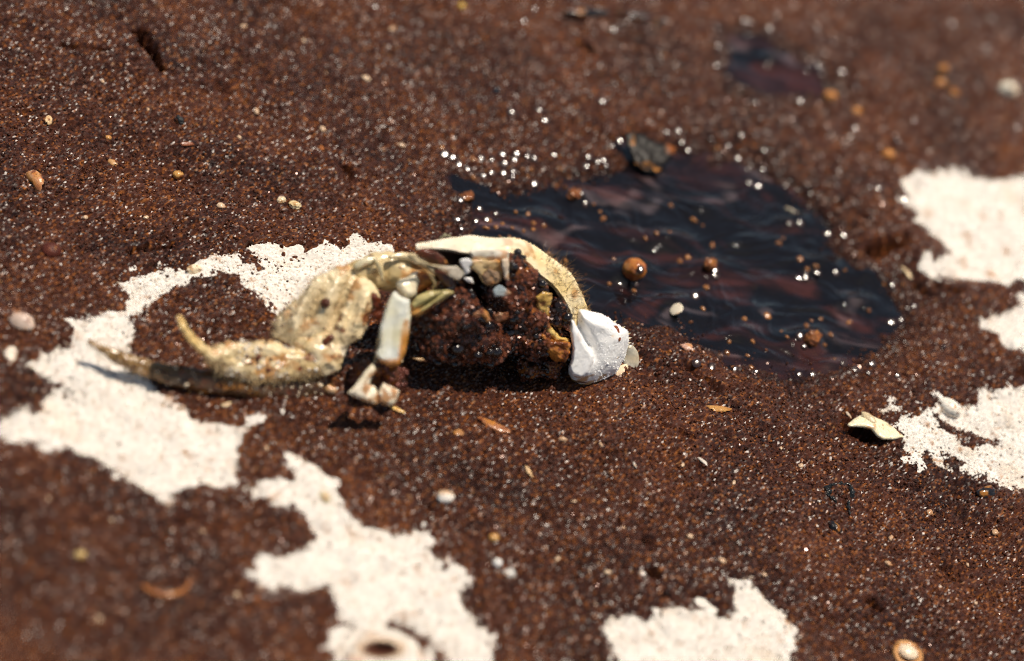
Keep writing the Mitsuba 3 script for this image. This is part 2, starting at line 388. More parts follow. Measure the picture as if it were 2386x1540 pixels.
# ------------------------------------------------------------------ loose grains
hexa = np.arange(6) * math.pi / 3
HEX = (np.vstack([np.stack([0.7 * np.cos(hexa), 0.7 * np.sin(hexa), 0 * hexa + 0.45], 1), np.stack([np.cos(hexa), np.sin(hexa), 0 * hexa - 0.5], 1)]),
       np.array([[0, 1, 2], [0, 2, 3], [0, 3, 4], [0, 4, 5]] + [t for k in range(6) for t in ([k, k + 6, (k + 1) % 6 + 6], [k, (k + 1) % 6 + 6, (k + 1) % 6])]))


def flats(pos, size, tilt, unit=None, nrm=None):
    """Grains with a flat oily top, tilted at random by about tilt radians from level (or from nrm)."""
    n_ = len(pos)
    w = np.stack([rng.normal(0, tilt, n_), rng.normal(0, tilt, n_), np.ones(n_)], 1)
    if nrm is not None:
        w = nrm + rng.normal(0, tilt, (n_, 3))
    w /= np.linalg.norm(w, axis=1, keepdims=True)
    a = np.cross(w, rng.normal(size=(n_, 3)))
    a /= np.linalg.norm(a, axis=1, keepdims=True)
    Rm_ = np.stack([a, np.cross(w, a), w], 2)
    v, f = unit or HEX
    sc = np.asarray(size)[:, None] * (1 + 0.25 * rng.uniform(-1, 1, (n_, 3)))
    vs = np.einsum("nij,nkj->nki", Rm_, v[None] * sc[:, None]) + pos[:, None]
    return (vs.reshape(-1, 3), (f[None] + (np.arange(n_) * len(v))[:, None, None]).reshape(-1, 3)), np.repeat(np.arange(n_), len(v))


def scatter(n_, box=None):
    X, Y = rng.uniform(-60, 2446, n_), rng.uniform(-60, 1600, n_)
    return at(X, Y, 0.0)


p = scatter(75000)
q = scatter(90000)
qd = PDIST(q[:, 1::-1])
p = np.vstack([p, q[(qd > -3.5) & (qd < 2.2) & (rng.random(len(q)) < 0.75)]])
d = WDIST(p[:, 1::-1])
dp = PDIST(p[:, 1::-1])
keep = ((d < -0.05) | (rng.random(len(p)) < 0.028 + 0.55 * np.exp(-np.maximum(d, 0) / 0.5))) & ((dp < 0.3) | (rng.random(len(p)) < np.where(pix(p)[1] < 260, 0.3, 0.95) * np.exp(-np.maximum(dp, 0) / 1.2)))
p = p[keep]
p[:, 2] = ground(p) + 0.03
p[:, 2] = np.where(PDIST(p[:, 1::-1]) > 0.0, np.maximum(p[:, 2], POOL_Z + rng.uniform(-0.1, 0.1, len(p))), p[:, 2])
size = np.exp(rng.normal(math.log(0.13), 0.28, len(p)))
size *= np.where(rng.random(len(p)) < 0.03, 1.7, 1)
wet = rng.random(len(p)) < 0.17 + 0.4 * sst(-4, -0.5, PDIST(p[:, 1::-1]))
wm, who = flats(p[wet], size[wet] * 0.8, 0.42)
put("wet_sand_grain", wm, "wet_grain_skin", sand_colour(p[wet])[who], smooth=False, kind="stuff", label="loose grains with a glinting oil skin on the brown crust", cat="sand")
p, size = p[~wet], size[~wet]
m, who = many(OCTA, p, size)
put("sand_grain", m, "grain_skin", (sand_colour(p) * 1.1)[who], kind="stuff", label="loose oil coated sand grains lying on the brown crust", cat="sand")
p = scatter(45000)
d = WDIST(p[:, 1::-1])
p = p[d > -1.6]
p = p[(rng.random(len(p)) < np.where(d[d > -1.6] > 0, 1.0, 0.7 * np.exp(np.minimum(d[d > -1.6], 0) / 0.45)))]
p[:, 2] = np.maximum(ground(p), 0 * p[:, 2] - 9) + 0.02
m, who = many(OCTA, p, rng.uniform(0.10, 0.2, len(p)))
cw = lerp([0.76, 0.73, 0.68], [0.60, 0.46, 0.32], rng.random(len(p)) ** 2)
put("white_sand_grain", m, "dry_sand", cw[who], kind="stuff", label="loose clean grains lying on the white sand", cat="sand")

# ------------------------------------------------------------------ shape builders
MMPX = 2 * DIST * TX / W


def scale_at(p):
    return ((p - EYE) @ FWD) * 2 * TX / W


def loft(sp, n=70, m=30, ends=(0.5, 0.5), sq=1.0, rough=(0.0, 1.0), seed=0, ridge=None):
    """A limb: spine points (X, Y, height, width px, thickness mm), an oval section, rounded ends.
    Returns (v, f), normals-ish outward directions, and u along / angle around for each vertex."""
    a = np.array(sp, float)
    c = at(a[:, 0], a[:, 1], a[:, 2])
    wid = a[:, 3] * scale_at(c) / 2
    L = np.concatenate([[0], np.cumsum(np.linalg.norm(np.diff(c, axis=0), axis=1))])
    if len(a) > 2:
        cs, ws, ts = CubicSpline(L, c), CubicSpline(L, wid), CubicSpline(L, a[:, 4] / 2)
    else:
        cs, ws, ts = (lambda s_, y=y: np.stack([np.interp(s_, L, q) for q in y.T], -1) if y.ndim > 1 else np.interp(s_, L, y) for y in (c, wid, a[:, 4] / 2))
    u = (1 - np.cos(np.linspace(0, math.pi, n))) / 2
    u = 0.5 * u + 0.5 * np.linspace(0, 1, n)
    s = u * L[-1]
    C, w, t = cs(s), np.maximum(ws(s), 0.02), np.maximum(ts(s), 0.02)
    tang = np.gradient(C, axis=0)
    tang /= np.linalg.norm(tang, axis=1, keepdims=True)
    B = np.cross(tang, BACK)
    B /= np.linalg.norm(B, axis=1, keepdims=True)
    N = np.cross(B, tang)
    end = np.ones(n)
    for e, x in zip(ends, (s, L[-1] - s)):
        if e > 0:
            q = np.clip(1 - x / (e * max(w.max(), 0.2)), 0, 1)
            end *= np.sqrt(np.maximum(1 - q * q, 1e-4))
    th = np.linspace(0, 2 * math.pi, m, endpoint=False)
    ct, st = np.cos(th), np.sin(th)
    ct, st = np.sign(ct) * np.abs(ct) ** sq, np.sign(st) * np.abs(st) ** sq
    prof = np.ones((n, m)) if ridge is None else ridge(u[:, None], th[None])
    out = B[:, None] * (w * end)[:, None, None] * ct[None, :, None] + N[:, None] * (t * end)[:, None, None] * (st[None, :] * prof)[..., None]
    v = (C[:, None] + out).reshape(-1, 3)
    i, j = np.meshgrid(np.arange(n - 1), np.arange(m), indexing="ij")
    q = np.stack([i * m + j, i * m + (j + 1) % m, (i + 1) * m + (j + 1) % m, (i + 1) * m + j], -1).reshape(-1, 4)
    f = np.vstack([q[:, [0, 1, 2]], q[:, [0, 2, 3]]])
    k = len(v)
    v = np.vstack([v, C[:1], C[-1:]])
    jj = np.arange(m)
    f = np.vstack([f, np.stack([jj * 0 + k, (jj + 1) % m, jj], 1), np.stack([jj * 0 + k + 1, (n - 1) * m + jj, (n - 1) * m + (jj + 1) % m], 1)])
    nrm = vnormals(v, f)
    if rough[0]:
        v = v + nrm * (rough[0] * (fbm(v / rough[1], 3, seed) - 0.5) * 2)[:, None]
        nrm = vnormals(v, f)
    uu = np.concatenate([np.repeat(u, m), [0, 1]])
    tt = np.concatenate([np.tile(th, n), [0, 0]])
    return (v, f), nrm, uu, tt


def vnormals(v, f):
    n_ = np.zeros_like(v)
    fn = np.cross(v[f[:, 1]] - v[f[:, 0]], v[f[:, 2]] - v[f[:, 0]])
    for k in range(3):
        np.add.at(n_, f[:, k], fn)
    return n_ / np.maximum(np.linalg.norm(n_, axis=1, keepdims=True), 1e-12)


def nets(field, a, b, h):
    """Surface nets: the zero surface of field(points) (negative inside) in the box a..b."""
    ax = [np.arange(a[k], b[k] + h, h) for k in range(3)]
    G = np.stack(np.meshgrid(*ax, indexing="ij"), -1)
    F = field(G.reshape(-1, 3)).reshape(G.shape[:3])
    S = F < 0
    shp = np.array(F.shape) - 1
    acc, cnt = np.zeros((*shp, 3)), np.zeros(shp)
    base = np.stack(np.meshgrid(*[np.arange(k) for k in shp], indexing="ij"), -1)
    for d in range(3):
        e = np.eye(3, dtype=int)[d]
        for o1 in (0, 1):
            for o2 in (0, 1):
                o = np.zeros(3, int)
                o[(d + 1) % 3], o[(d + 2) % 3] = o1, o2
                sl0 = tuple(slice(o[k], o[k] + shp[k]) for k in range(3))
                sl1 = tuple(slice(o[k] + e[k], o[k] + e[k] + shp[k]) for k in range(3))
                f0, f1 = F[sl0], F[sl1]
                x = (f0 < 0) != (f1 < 0)
                t = np.where(x, f0 / np.where(x, f0 - f1, 1), 0)
                acc += np.where(x[..., None], o + e * t[..., None], 0)
                cnt += x
    on_ = cnt > 0
    idx = -np.ones(shp, int)
    idx[on_] = np.arange(on_.sum())
    v = (base[on_] + acc[on_] / cnt[on_][:, None]) * h + np.array([q[0] for q in ax])
    faces = []
    for d in range(3):
        e = np.eye(3, dtype=int)[d]
        d1, d2 = (d + 1) % 3, (d + 2) % 3
        sl0, sl1 = [slice(1, -1)] * 3, [slice(1, -1)] * 3
        sl0[d], sl1[d] = slice(0, -1), slice(1, None)
        i0, i1 = S[tuple(sl0)], S[tuple(sl1)]
        for sign in (True, False):
            w_ = np.argwhere(i0 & ~i1 if sign else ~i0 & i1)
            if not len(w_):
                continue
            w_ = w_ + 1 - e
            w_[:, d] = w_[:, d]
            q = []
            for o1, o2 in ((0, 0), (1, 0), (1, 1), (0, 1)):
                c = w_.copy()
                c[:, d1] -= o1
                c[:, d2] -= o2
                q.append(idx[c[:, 0], c[:, 1], c[:, 2]])
            q = np.stack(q, 1)
            faces.append(q if sign else q[:, ::-1])
    q = np.vstack(faces)
    q = q[(q >= 0).all(1)]
    return v, np.vstack([q[:, [0, 1, 2]], q[:, [0, 2, 3]]])


def blob(balls, k=0.6, rough=((0.0, 1.0),), h=0.28, seed=0, cut=None):
    """A lump: balls (X, Y, height, radius mm) or capsules (two such in a row of 8) run together with softness k, roughened."""
    A, B_, ra, rb = [], [], [], []
    for q in balls:
        A.append(at(*q[:3]))
        ra.append(q[3])
        B_.append(at(*q[4:7]) if len(q) > 4 else A[-1])
        rb.append(q[7] if len(q) > 4 else q[3])
    A, B_ = np.array(A), np.array(B_)
    r = max(ra + rb) + 1.2
    lo_, hi_ = np.minimum(A, B_).min(0) - r, np.maximum(A, B_).max(0) + r

    def field(p):
        tot = 0
        for a, b, r0, r1 in zip(A, B_, ra, rb):
            ab = b - a
            t = np.clip(((p - a) @ ab) / max(ab @ ab, 1e-9), 0, 1)
            d = np.linalg.norm(p - a - t[:, None] * ab, axis=1) - (r0 + (r1 - r0) * t)
            tot = tot + np.exp(np.clip(-d / k * 2.5, -60, 60))
        d = -np.log(np.maximum(tot, 1e-30)) * k / 2.5
        near = np.abs(d) < 1.5
        for amp, sc in rough:
            if amp:
                d[near] += amp * (fbm(p[near] / sc, 2, seed) - 0.5) * 2
        if cut is not None:
            d = np.maximum(d, cut(p))
        return d

    v, f = nets(field, lo_, hi_, h)
    return (v, f), vnormals(v, f)


def sample(mesh, n_, g=rng):
    v, f = mesh
    ar = np.linalg.norm(np.cross(v[f[:, 1]] - v[f[:, 0]], v[f[:, 2]] - v[f[:, 0]]), axis=1)
    i = g.choice(len(f), n_, p=ar / ar.sum())
    b = g.dirichlet([1, 1, 1], n_)
    return np.einsum("nk,nkj->nj", b, v[f[i]]), i


def beads(mesh, n_, r, sink=0.2, spread=0.3, pick=None, unit=None):
    """Grains stuck to a surface."""
    p, i = sample(mesh, n_)
    nv = vnormals(*mesh)[mesh[1][i][:, 0]]
    if pick is not None:
        k = pick(p)
        p, nv = p[k], nv[k]
    s = np.exp(rng.normal(math.log(r), spread, len(p)))
    m, who = many(unit or ICO[0], p + nv * (s * (1 - 2 * sink) * 0.5)[:, None], s, 0.25)
    return m, who, p


def hairs(mesh, n_, length, radius=0.05, lean=None, pick=None, spread=0.45):
    p, i = sample(mesh, n_)
    nv = vnormals(*mesh)[mesh[1][i][:, 0]]
    if pick is not None:
        k = pick(p, nv)
        p, nv = p[k], nv[k]
    d = nv + rng.normal(0, spread, nv.shape) + (0 if lean is None else np.asarray(lean))
    d /= np.linalg.norm(d, axis=1, keepdims=True)
    Lh = length * np.exp(rng.normal(0, 0.4, len(p)))
    a = np.cross(d, rot(len(p))[:, 0])
    a /= np.linalg.norm(a, axis=1, keepdims=True)
    b = np.cross(d, a)
    ring = [p + radius * (math.cos(q) * a + math.sin(q) * b) for q in (0, 2.094, 4.189)]
    bend = rng.normal(0, 0.15, d.shape)
    mid = p + d * Lh[:, None] * 0.55
    ring2 = [x + d * Lh[:, None] * 0.55 + (mid - x - d * Lh[:, None] * 0.55) * 0.4 for x in ring]
    tip = p + (d + bend) * Lh[:, None]
    v = np.stack([*ring, *ring2, tip], 1)
    fu = np.array([[0, 1, 4], [0, 4, 3], [1, 2, 5], [1, 5, 4], [2, 0, 3], [2, 3, 5], [3, 4, 6], [4, 5, 6], [5, 3, 6]])
    f = fu[None] + (np.arange(len(p)) * 7)[:, None, None]
    return (v.reshape(-1, 3), f.reshape(-1, 3)), np.repeat(np.arange(len(p)), 7), p


def zz(pts, ox, oy, sc):
    """Positions read in an enlarged view of the photograph -> PX."""
    return [((ox + x / sc) / 1.2875, (oy + y / sc) / 1.2875) for x, y in pts]


def inflate(out, Yg=905.0, k=21.0, lift=0.0, thick=1.5, R=20.0, step=2.6, bumps=(), rough=((0.1, 1.0),), seed=0, jag=0.0, hfun=None):
    """A solid with the given outline, lying along a plane that leans back from the ground line Yg; its edges are rounded over R px.
    thick: half thickness in mm; bumps (X, Y, rx, ry, angle, mm) raise or sink its front."""
    o = np.array(out, float)
    a, b = o.min(0) - 12, o.max(0) + 12
    up = 3
    nx, ny = (np.ceil((b - a) / step).astype(int) + 1)
    im = Image.new("L", (nx * up, ny * up))
    ImageDraw.Draw(im).polygon([tuple((q - a) / step * up) for q in o], fill=255)
    mk = np.asarray(im) > 127
    sd = (ndimage.distance_transform_edt(mk) - ndimage.distance_transform_edt(~mk)) * step / up
    sd = ndimage.gaussian_filter(sd, 0.7 * up)
    gxx, gyy = a[0] + (np.arange(nx * up) + 0.5) / up * step, a[1] + (np.arange(ny * up) + 0.5) / up * step
    if jag:
        XX, YY = np.meshgrid(gxx, gyy)
        sd = sd + jag * 2 * (fbm(np.stack([XX / 9, YY / 9, 0 * XX], -1), 3, seed + 7) - 0.5)
    SD = RegularGridInterpolator((gyy, gxx), sd, bounds_error=False, fill_value=-30.0)
    R = min(R, sd.max() * 0.98)
    zmax = thick / MMPX + 6
    zs = R / (thick / MMPX)

    def field(p):
        d = SD(p[:, 1::-1])
        z = np.abs(p[:, 2]) * zs
        return np.sqrt(np.maximum(R - d, 0) ** 2 + z ** 2) - R

    v, f = nets(field, np.array([a[0], a[1], -zmax]), np.array([b[0], b[1], zmax]), step)
    X, Y, Z = v.T
    d = np.clip(SD(np.stack([Y, X], -1)), 0, None)
    zr = Z * MMPX
    front = sst(-0.3 * thick, 0.4 * thick, zr)
    for q in bumps:
        ca, sa = math.cos(math.radians(q[4])), math.sin(math.radians(q[4]))
        u_, w_ = (X - q[0]) * ca + (Y - q[1]) * sa, -(X - q[0]) * sa + (Y - q[1]) * ca
        zr = zr + q[5] * np.exp(-(u_ / q[2]) ** 2 - (w_ / q[3]) ** 2) * front
    hh = np.maximum(((Yg - Y) / k if hfun is None else hfun(X, Y)) + lift, 0.05)
    w = at(X, Y, hh) + zr[:, None] * BACK
    nr = vnormals(w, f)
    if ((nr * BACK).sum(1) * np.sign(Z)).sum() < 0:
        f = f[:, ::-1]
        nr = -nr
    for amp, sc in rough:
        w = w + nr * (amp * 2 * (fbm(w / sc, 3, seed) - 0.5))[:, None]
    return (w, f), vnormals(w, f)


def slab(p_, out, bsdf="wet_shell", a=None, b=None, seed=0, amber=0.2, brown=0.1, under=None, label=None, sc=2.0, tint=None, **kw):
    mesh, nr = inflate(out, seed=seed, **kw)
    c = shellcol(mesh[0], a, b, seed, amber, brown, sc)
    if tint is not None:
        c = tint(c, mesh[0])
    return part(p_, mesh, bsdf, c, under=under or CRAB, label=label), mesh


Z2, Z3, Z4, Z5, Z1, Z6 = (750, 700, 2.8), (1150, 700, 2.8), (1650, 850, 4.4), (1100, 700, 5.965), (200, 700, 2.566), (900, 1050, 5.1325)
AMBER, BROWN, BLACK = np.array([0.42, 0.17, 0.03]), np.array([0.14, 0.035, 0.010]), np.array([0.010, 0.006, 0.005])


def shellcol(v, a, b, seed=0, amber=0.25, brown=0.12, sc=2.2):
    """A shell's own colour, from a to b, with oil stains that have their own outlines."""
    c = lerp(a, b, np.clip((fbm(v / sc, 3, seed) - 0.5) * 2.4 + 0.5, 0, 1))
    c = c * (0.92 + 0.16 * noise(v / 0.25, seed + 3))[:, None]
    x = fbm(v / (sc * 1.1), 4, seed + 5)
    c = lerp(c, AMBER, 0.75 * sst(0.62 - amber * 0.35, 0.72 - amber * 0.3, x))
    return lerp(c, BROWN, 0.9 * sst(0.70 - brown * 0.5, 0.74 - brown * 0.5, fbm(v / (sc * 0.7), 4, seed + 9)))


# ------------------------------------------------------------------ the crab
CRAB = "dead_crab"
tag(CRAB, "dead pale crab lying broken open and smeared with brown oil", "crab")
CREAM, PALE, OLIVE, YELLOW, WHITE = [0.68, 0.55, 0.33], [0.78, 0.74, 0.66], [0.40, 0.34, 0.17], [0.72, 0.54, 0.22], [0.80, 0.80, 0.79]


def part(p_, mesh, bsdf, col, under=CRAB, **kw):
    key = name(f"{under}__{p_}")
    put(key, mesh, bsdf, col, **kw)
    return key


def hp(Y, Yg=905.0, k=21.0):
    return (Yg - Y) / k


def hl(pts, Yg=905.0, k=21.0, lift=0.0):
    """Spine points (X, Y, width, thickness) -> with heights on a leaning plane that meets the ground at Yg."""
    return [(X, Y, max(0.15, hp(Y, Yg, k) + lift), w_, t_) for X, Y, w_, t_ in pts]


# carapace: an arched shell open to the front, bulging backwards
rim = np.array([(968, 581), (1000, 578), (1045, 581), (1095, 590), (1140, 592), (1187, 592), (1226, 606), (1258, 642), (1292, 664), (1310, 690), (1326, 722), (1338, 752), (1344, 790), (1340, 830)], float)
rp = at(rim[:, 0], rim[:, 1], np.maximum(hp(rim[:, 1]) - 0.3, 0.5))
Ls = np.concatenate([[0], np.cumsum(np.linalg.norm(np.diff(rp, axis=0), axis=1))])
rs = CubicSpline(Ls, ndimage.gaussian_filter1d(rp, 0.5, axis=0))
ns, nv_ = 150, 60
Rm = rs(np.linspace(0, Ls[-1], ns))
Cc = at(1130, 800, 4.0)
up0 = np.array([0, 0, 1.0])
awayh = np.array([FWD[0], FWD[1], 0]) / np.linalg.norm(FWD[:2])
ss = np.linspace(0, 1, ns)[:, None]
vvv = np.linspace(0, 1, nv_)[None]
grow_ = np.sqrt(np.clip(1 - (0.97 * vvv) ** 2.2, 0, 1)) * (1 + (0.06 + 0.08 * sst(0.45, 0.75, ss)) * np.sin(np.clip(vvv / 0.4, 0, 1) * math.pi / 2))
fall = sst(0.0, 0.22, ss) * 0.75 + 0.25
depth = (7.5 * fall) * vvv ** 0.9
Sh = Cc + (Rm[:, None] - Cc) * grow_[..., None] + awayh * depth[..., None]
Sh[..., 2] = np.maximum(Sh[..., 2], -0.6)
flat_p = Sh.reshape(-1, 3)
ii, jj = np.meshgrid(np.arange(ns - 1), np.arange(nv_ - 1), indexing="ij")
q = np.stack([ii * nv_ + jj, ii * nv_ + jj + 1, (ii + 1) * nv_ + jj + 1, (ii + 1) * nv_ + jj], -1).reshape(-1, 4)
f_out = np.vstack([q[:, [0, 1, 2]], q[:, [0, 2, 3]]])
nn = vnormals(flat_p, f_out)
if (nn * (flat_p - Cc)).sum() < 0:
    nn, f_out = -nn, f_out[:, ::-1]
outer = flat_p + nn * ((fbm(flat_p / 3, 3, 71) - 0.5) * 0.5 + 0.06 * noise(flat_p / 0.45, 72))[:, None]
inner = flat_p - nn * 0.55 + nn * ((fbm(flat_p / 2, 2, 73) - 0.5) * 0.3)[:, None]
edge0 = np.arange(ns) * nv_
nO = len(outer)
fe = np.vstack([np.stack([edge0[:-1], edge0[1:], edge0[1:] + nO], 1), np.stack([edge0[:-1], edge0[1:] + nO, edge0[:-1] + nO], 1)])
cv, cf = np.vstack([outer, inner]), np.vstack([f_out, f_out[:, ::-1] + nO, fe])
cc = shellcol(cv, [0.78, 0.68, 0.46], [0.74, 0.56, 0.25], 74, amber=0.05, brown=-0.1)
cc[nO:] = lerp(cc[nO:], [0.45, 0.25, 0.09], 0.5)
sfrac = np.tile(np.repeat(np.linspace(0, 1, ns), nv_), 2)
cc[:nO] = lerp(cc[:nO], [0.72, 0.68, 0.58], 0.7 * (1 - sst(0.25, 0.5, sfrac[:nO])))
cc[nO:] = lerp(cc[nO:], [0.03, 0.014, 0.008], 1 - sst(0.35, 0.5, sfrac[nO:]))  # left underside painted near black to deepen the shaded gap below it
CARA = part("carapace", (cv, cf), "shell", cc, label="cream arched shell with fine grained outer edge")
m, who, p = beads((outer, f_out), 1100, 0.075, 0.2, pick=lambda p: rng.random(len(p)) < 0.8, unit=OCTA)
part("granule", m, "shell", np.array([0.78, 0.64, 0.38]), under=CARA, kind="stuff")
m, who, p = hairs((outer, f_out), 1800, 0.9, 0.035, pick=lambda p, n_: (pix(p)[0] > 1270) & (rng.random(len(p)) < 0.8))
part("bristle", m, "hair", np.array([0.16, 0.085, 0.03]), under=CARA, kind="stuff")

# oily innards
INN = part("innards", blob([(1050, 730, hp(730), 3.4), (1100, 770, hp(770), 3.2), (1020, 790, hp(790), 2.6), (1140, 800, hp(800), 2.4), (1000, 740, hp(740), 2.2), (1080, 795, hp(795), 2.3)],
                           0.8, ((0.55, 1.6), (0.25, 0.5)), 0.24, 81)[0], "tar", np.array([0.035, 0.011, 0.006]), label="glossy black lump of oily flesh in the open body")
g1 = (scene[INN], None)
lump1, _ = blob([(1050, 730, hp(730), 3.4), (1100, 770, hp(770), 3.2), (1020, 790, hp(790), 2.6), (1140, 800, hp(800), 2.4), (1000, 740, hp(740), 2.2), (1080, 795, hp(795), 2.3)], 0.8, ((0.55, 1.6), (0.25, 0.5)), 0.4, 81)
lump2, _ = blob([(1195, 622, hp(622), 1.5), (1218, 650, hp(650), 1.6), (1190, 690, hp(690), 2.4), (1245, 680, hp(680), 1.5), (1230, 730, hp(730), 2.4), (1180, 720, hp(720), 1.8), (1290, 730, hp(730), 1.6), (1240, 790, hp(790), 2.2), (1290, 800, hp(800, 870), 2.0),
                 (1200, 780, hp(780), 1.6), (1280, 850, hp(850, 885), 1.5), (1230, 855, hp(855, 885), 1.3), (1150, 680, hp(680), 1.2)], 0.55, ((0.45, 1.3), (0.25, 0.45)), 0.24, 82)


def oilcol(v, seed, rust=0.0):
    x = fbm(v / 2.4, 3, seed)
    c = lerp([0.012, 0.007, 0.006], [0.085, 0.026, 0.013], sst(0.38, 0.58, x))
    return lerp(c, [0.30, 0.10, 0.02], rust * sst(0.52, 0.68, fbm(v / 1.7, 3, seed + 1)))


INN2 = part("innards", lump2, "tar", oilcol(lump2[0], 83, 0.9), label="clotted brown and black oil mass beside the claw")
back = blob([(1060, 670, 8.5, 3.6), (1150, 700, 6, 5.0), (1200, 740, 5, 4.6), (1040, 720, 5, 4.2), (1240, 770, 3.5, 3.6), (1000, 670, 8, 2.5)], 1.0, ((0.4, 2.0),), 0.45, 85)[0]
back = (back[0] + awayh * 3.6, back[1])
part("dark_core", back, "tar", oilcol(back[0], 86, 0.3), label="dark hollow of the body behind the flesh")  # dark lump added behind the flesh so the open body reads black
for lump, under, n_ in ((lump1, INN, 130), (lump2, INN2, 160)):
    m, who, p = beads(lump, n_, 0.30, 0.15, 0.4, unit=ICO[1])
    part("oil_droplet", m, "droplet_skin", None, under=under, kind="stuff")
for lump, under, n_ in ((lump1, INN, 2300), (lump2, INN2, 2600)):
    q_, i_ = sample(lump, n_)
    sz = np.exp(rng.normal(math.log(0.19), 0.3, n_))
    m, who = flats(q_ + 0.3 * sz[:, None] * vnormals(*lump)[lump[1][i_][:, 0]], sz, 0.35, nrm=vnormals(*lump)[lump[1][i_][:, 0]])
    p = q_
    base = np.where((rng.random(len(p)) < 0.22 + 0.5 * (fbm(p / 2.6, 2, 88) > 0.54))[:, None], DARK * 0.5, np.where(rng.random(len(p))[:, None] < 0.35, np.array([0.10, 0.028, 0.010]), MID * 1.7))
    part("oily_grain", m, "wet_grain_skin", base[who], under=under, kind="stuff", smooth=False)

# plates and skins in the body
def limb(p_, pts, bsdf="wet_shell", a=CREAM, b=OLIVE, seed=0, amber=0.25, brown=0.12, under=CRAB, label=None, n=50, m=26, ends=(0.5, 0.5), sq=1.0, rough=(0.12, 1.2), sc=2.2, ridge=None, tint=None):
    mesh, nr, u, t = loft(pts, n, m, ends, sq, rough, seed, ridge)
    c = shellcol(mesh[0], a, b, seed, amber, brown, sc)
    if tint is not None:
        c = tint(c, u, t, mesh[0])
    return part(p_, mesh, bsdf, c, under=under, label=label), mesh


slab("rib_plate", zz([(700, 370), (850, 360), (900, 440), (1050, 510), (1200, 560), (1330, 570), (1450, 580), (1620, 590), (1740, 680), (1750, 730), (1620, 840), (1550, 830), (1400, 700), (1250, 610), (1100, 575), (950, 565), (800, 480)], *Z5), a=[0.74, 0.66, 0.50], b=[0.62, 0.54, 0.42], seed=91, amber=0.1, brown=0.0,
     lift=2.3, thick=0.28, R=3.5, step=1.4, jag=2.5, rough=((0.15, 0.8),), label="pale broken plate under the shell's left edge", tint=lambda c, v: lerp(c, [0.60, 0.46, 0.22], 0.7 * sst(1045, 1010, pix(v)[0])))
slab("oiled_clump", zz([(870, 340), (960, 270), (1100, 270), (1280, 350), (1400, 420), (1430, 540), (1390, 590), (1250, 570), (1080, 500), (930, 410)], *Z5), "tar", a=[0.12, 0.032, 0.014], b=[0.05, 0.016, 0.008], seed=92, amber=0.0, brown=0.2,
     lift=1.6, thick=0.8, R=10, step=1.6, jag=2.0, rough=((0.2, 0.5),), label="brown oiled clump under the shell's left edge")
slab("tubercle", zz([(1660, 500), (1720, 440), (1860, 460), (1890, 530), (1840, 620), (1850, 700), (1760, 750), (1740, 640), (1690, 580)], *Z5), a=WHITE, b=[0.7, 0.68, 0.62], seed=93, amber=0.0, brown=-0.1, lift=2.4, thick=0.3, R=4, step=1.4, jag=3.0, label="white knob under the shell")
slab("shell_chip", zz([(1720, 800), (1880, 780), (1920, 900), (1830, 880)], *Z5), a=WHITE, b=[0.7, 0.6, 0.45], seed=97, amber=0.2, brown=0.0, lift=1.8, thick=0.3, R=5, step=1.4, jag=1.5)
slab("membrane", zz([(740, 225), (830, 205), (990, 235), (1010, 300), (990, 400), (930, 435), (860, 435), (815, 370), (750, 300)], *Z3), a=[0.62, 0.47, 0.25], b=[0.42, 0.27, 0.12], seed=94, amber=0.25, brown=0.1, lift=0.9, thick=0.5, R=10, step=2, jag=3, rough=((0.25, 0.9),), label="tan torn skin hanging below the shell",
     bumps=[(1160, 640, 18, 12, 10, -0.7)])
slab("membrane", zz([(825, 345), (880, 310), (960, 330), (985, 380), (930, 430), (860, 425)], *Z3), a=[0.30, 0.20, 0.12], b=[0.16, 0.09, 0.05], seed=95, amber=0.0, brown=0.2, lift=1.3, thick=0.25, R=4, step=1.4, jag=6, rough=((0.25, 0.6),))
slab("inner_band", zz([(715, 150), (800, 118), (920, 112), (1060, 150), (1050, 215), (985, 245), (830, 212), (740, 232)], *Z3), a=[0.80, 0.74, 0.62], b=[0.74, 0.66, 0.50], seed=96, amber=0.05, brown=-0.1, lift=0.5, thick=0.7, R=14, step=2, label="smooth pale band along the inside of the shell")
slab("inner_strip", zz([(985, 215), (1055, 205), (1052, 400), (1015, 390)], *Z3), a=[0.74, 0.66, 0.54], b=[0.60, 0.44, 0.28], seed=90, amber=0.1, brown=0.0, lift=1.2, thick=0.4, R=7, step=1.6, jag=1.5)
slab("shell_chip", zz([(915, 475), (970, 425), (1075, 500), (1040, 525), (940, 535)], *Z3), a=[0.34, 0.40, 0.42], b=[0.48, 0.50, 0.46], seed=96, amber=-0.1, brown=-0.1, lift=2.6, thick=0.22, R=4, step=1.5, jag=2.0, label="bluish white chip stuck in the oil")
slab("gill", zz([(228, 590), (280, 530), (400, 480), (540, 472), (605, 495), (560, 525), (440, 605), (380, 655), (300, 695), (225, 705)], *Z3), a=[0.52, 0.45, 0.20], b=[0.30, 0.25, 0.10], seed=98, amber=0.15, brown=0.1, lift=2.2, thick=0.8, R=14, step=1.8,
     bumps=[(1000, 702, 48, 4, -33, -0.6), (990, 720, 48, 4, -33, 0.35), (1010, 690, 40, 4, -28, 0.35)], label="olive leaf shaped piece beside the hanging leg")
slab("joint_plate", zz([(1280, 540), (1335, 485), (1425, 500), (1412, 560), (1390, 640), (1380, 720), (1420, 800), (1480, 860), (1565, 880), (1560, 925), (1450, 905), (1365, 820), (1310, 700), (1288, 620)], *Z3), a=[0.70, 0.50, 0.16], b=[0.58, 0.34, 0.08], seed=99, amber=0.35, brown=0.2, Yg=855, k=18,
     lift=2.6, thick=0.6, R=9, step=1.8, jag=3.0, rough=((0.18, 0.8),), label="yellow plate smeared with oil left of the claw")
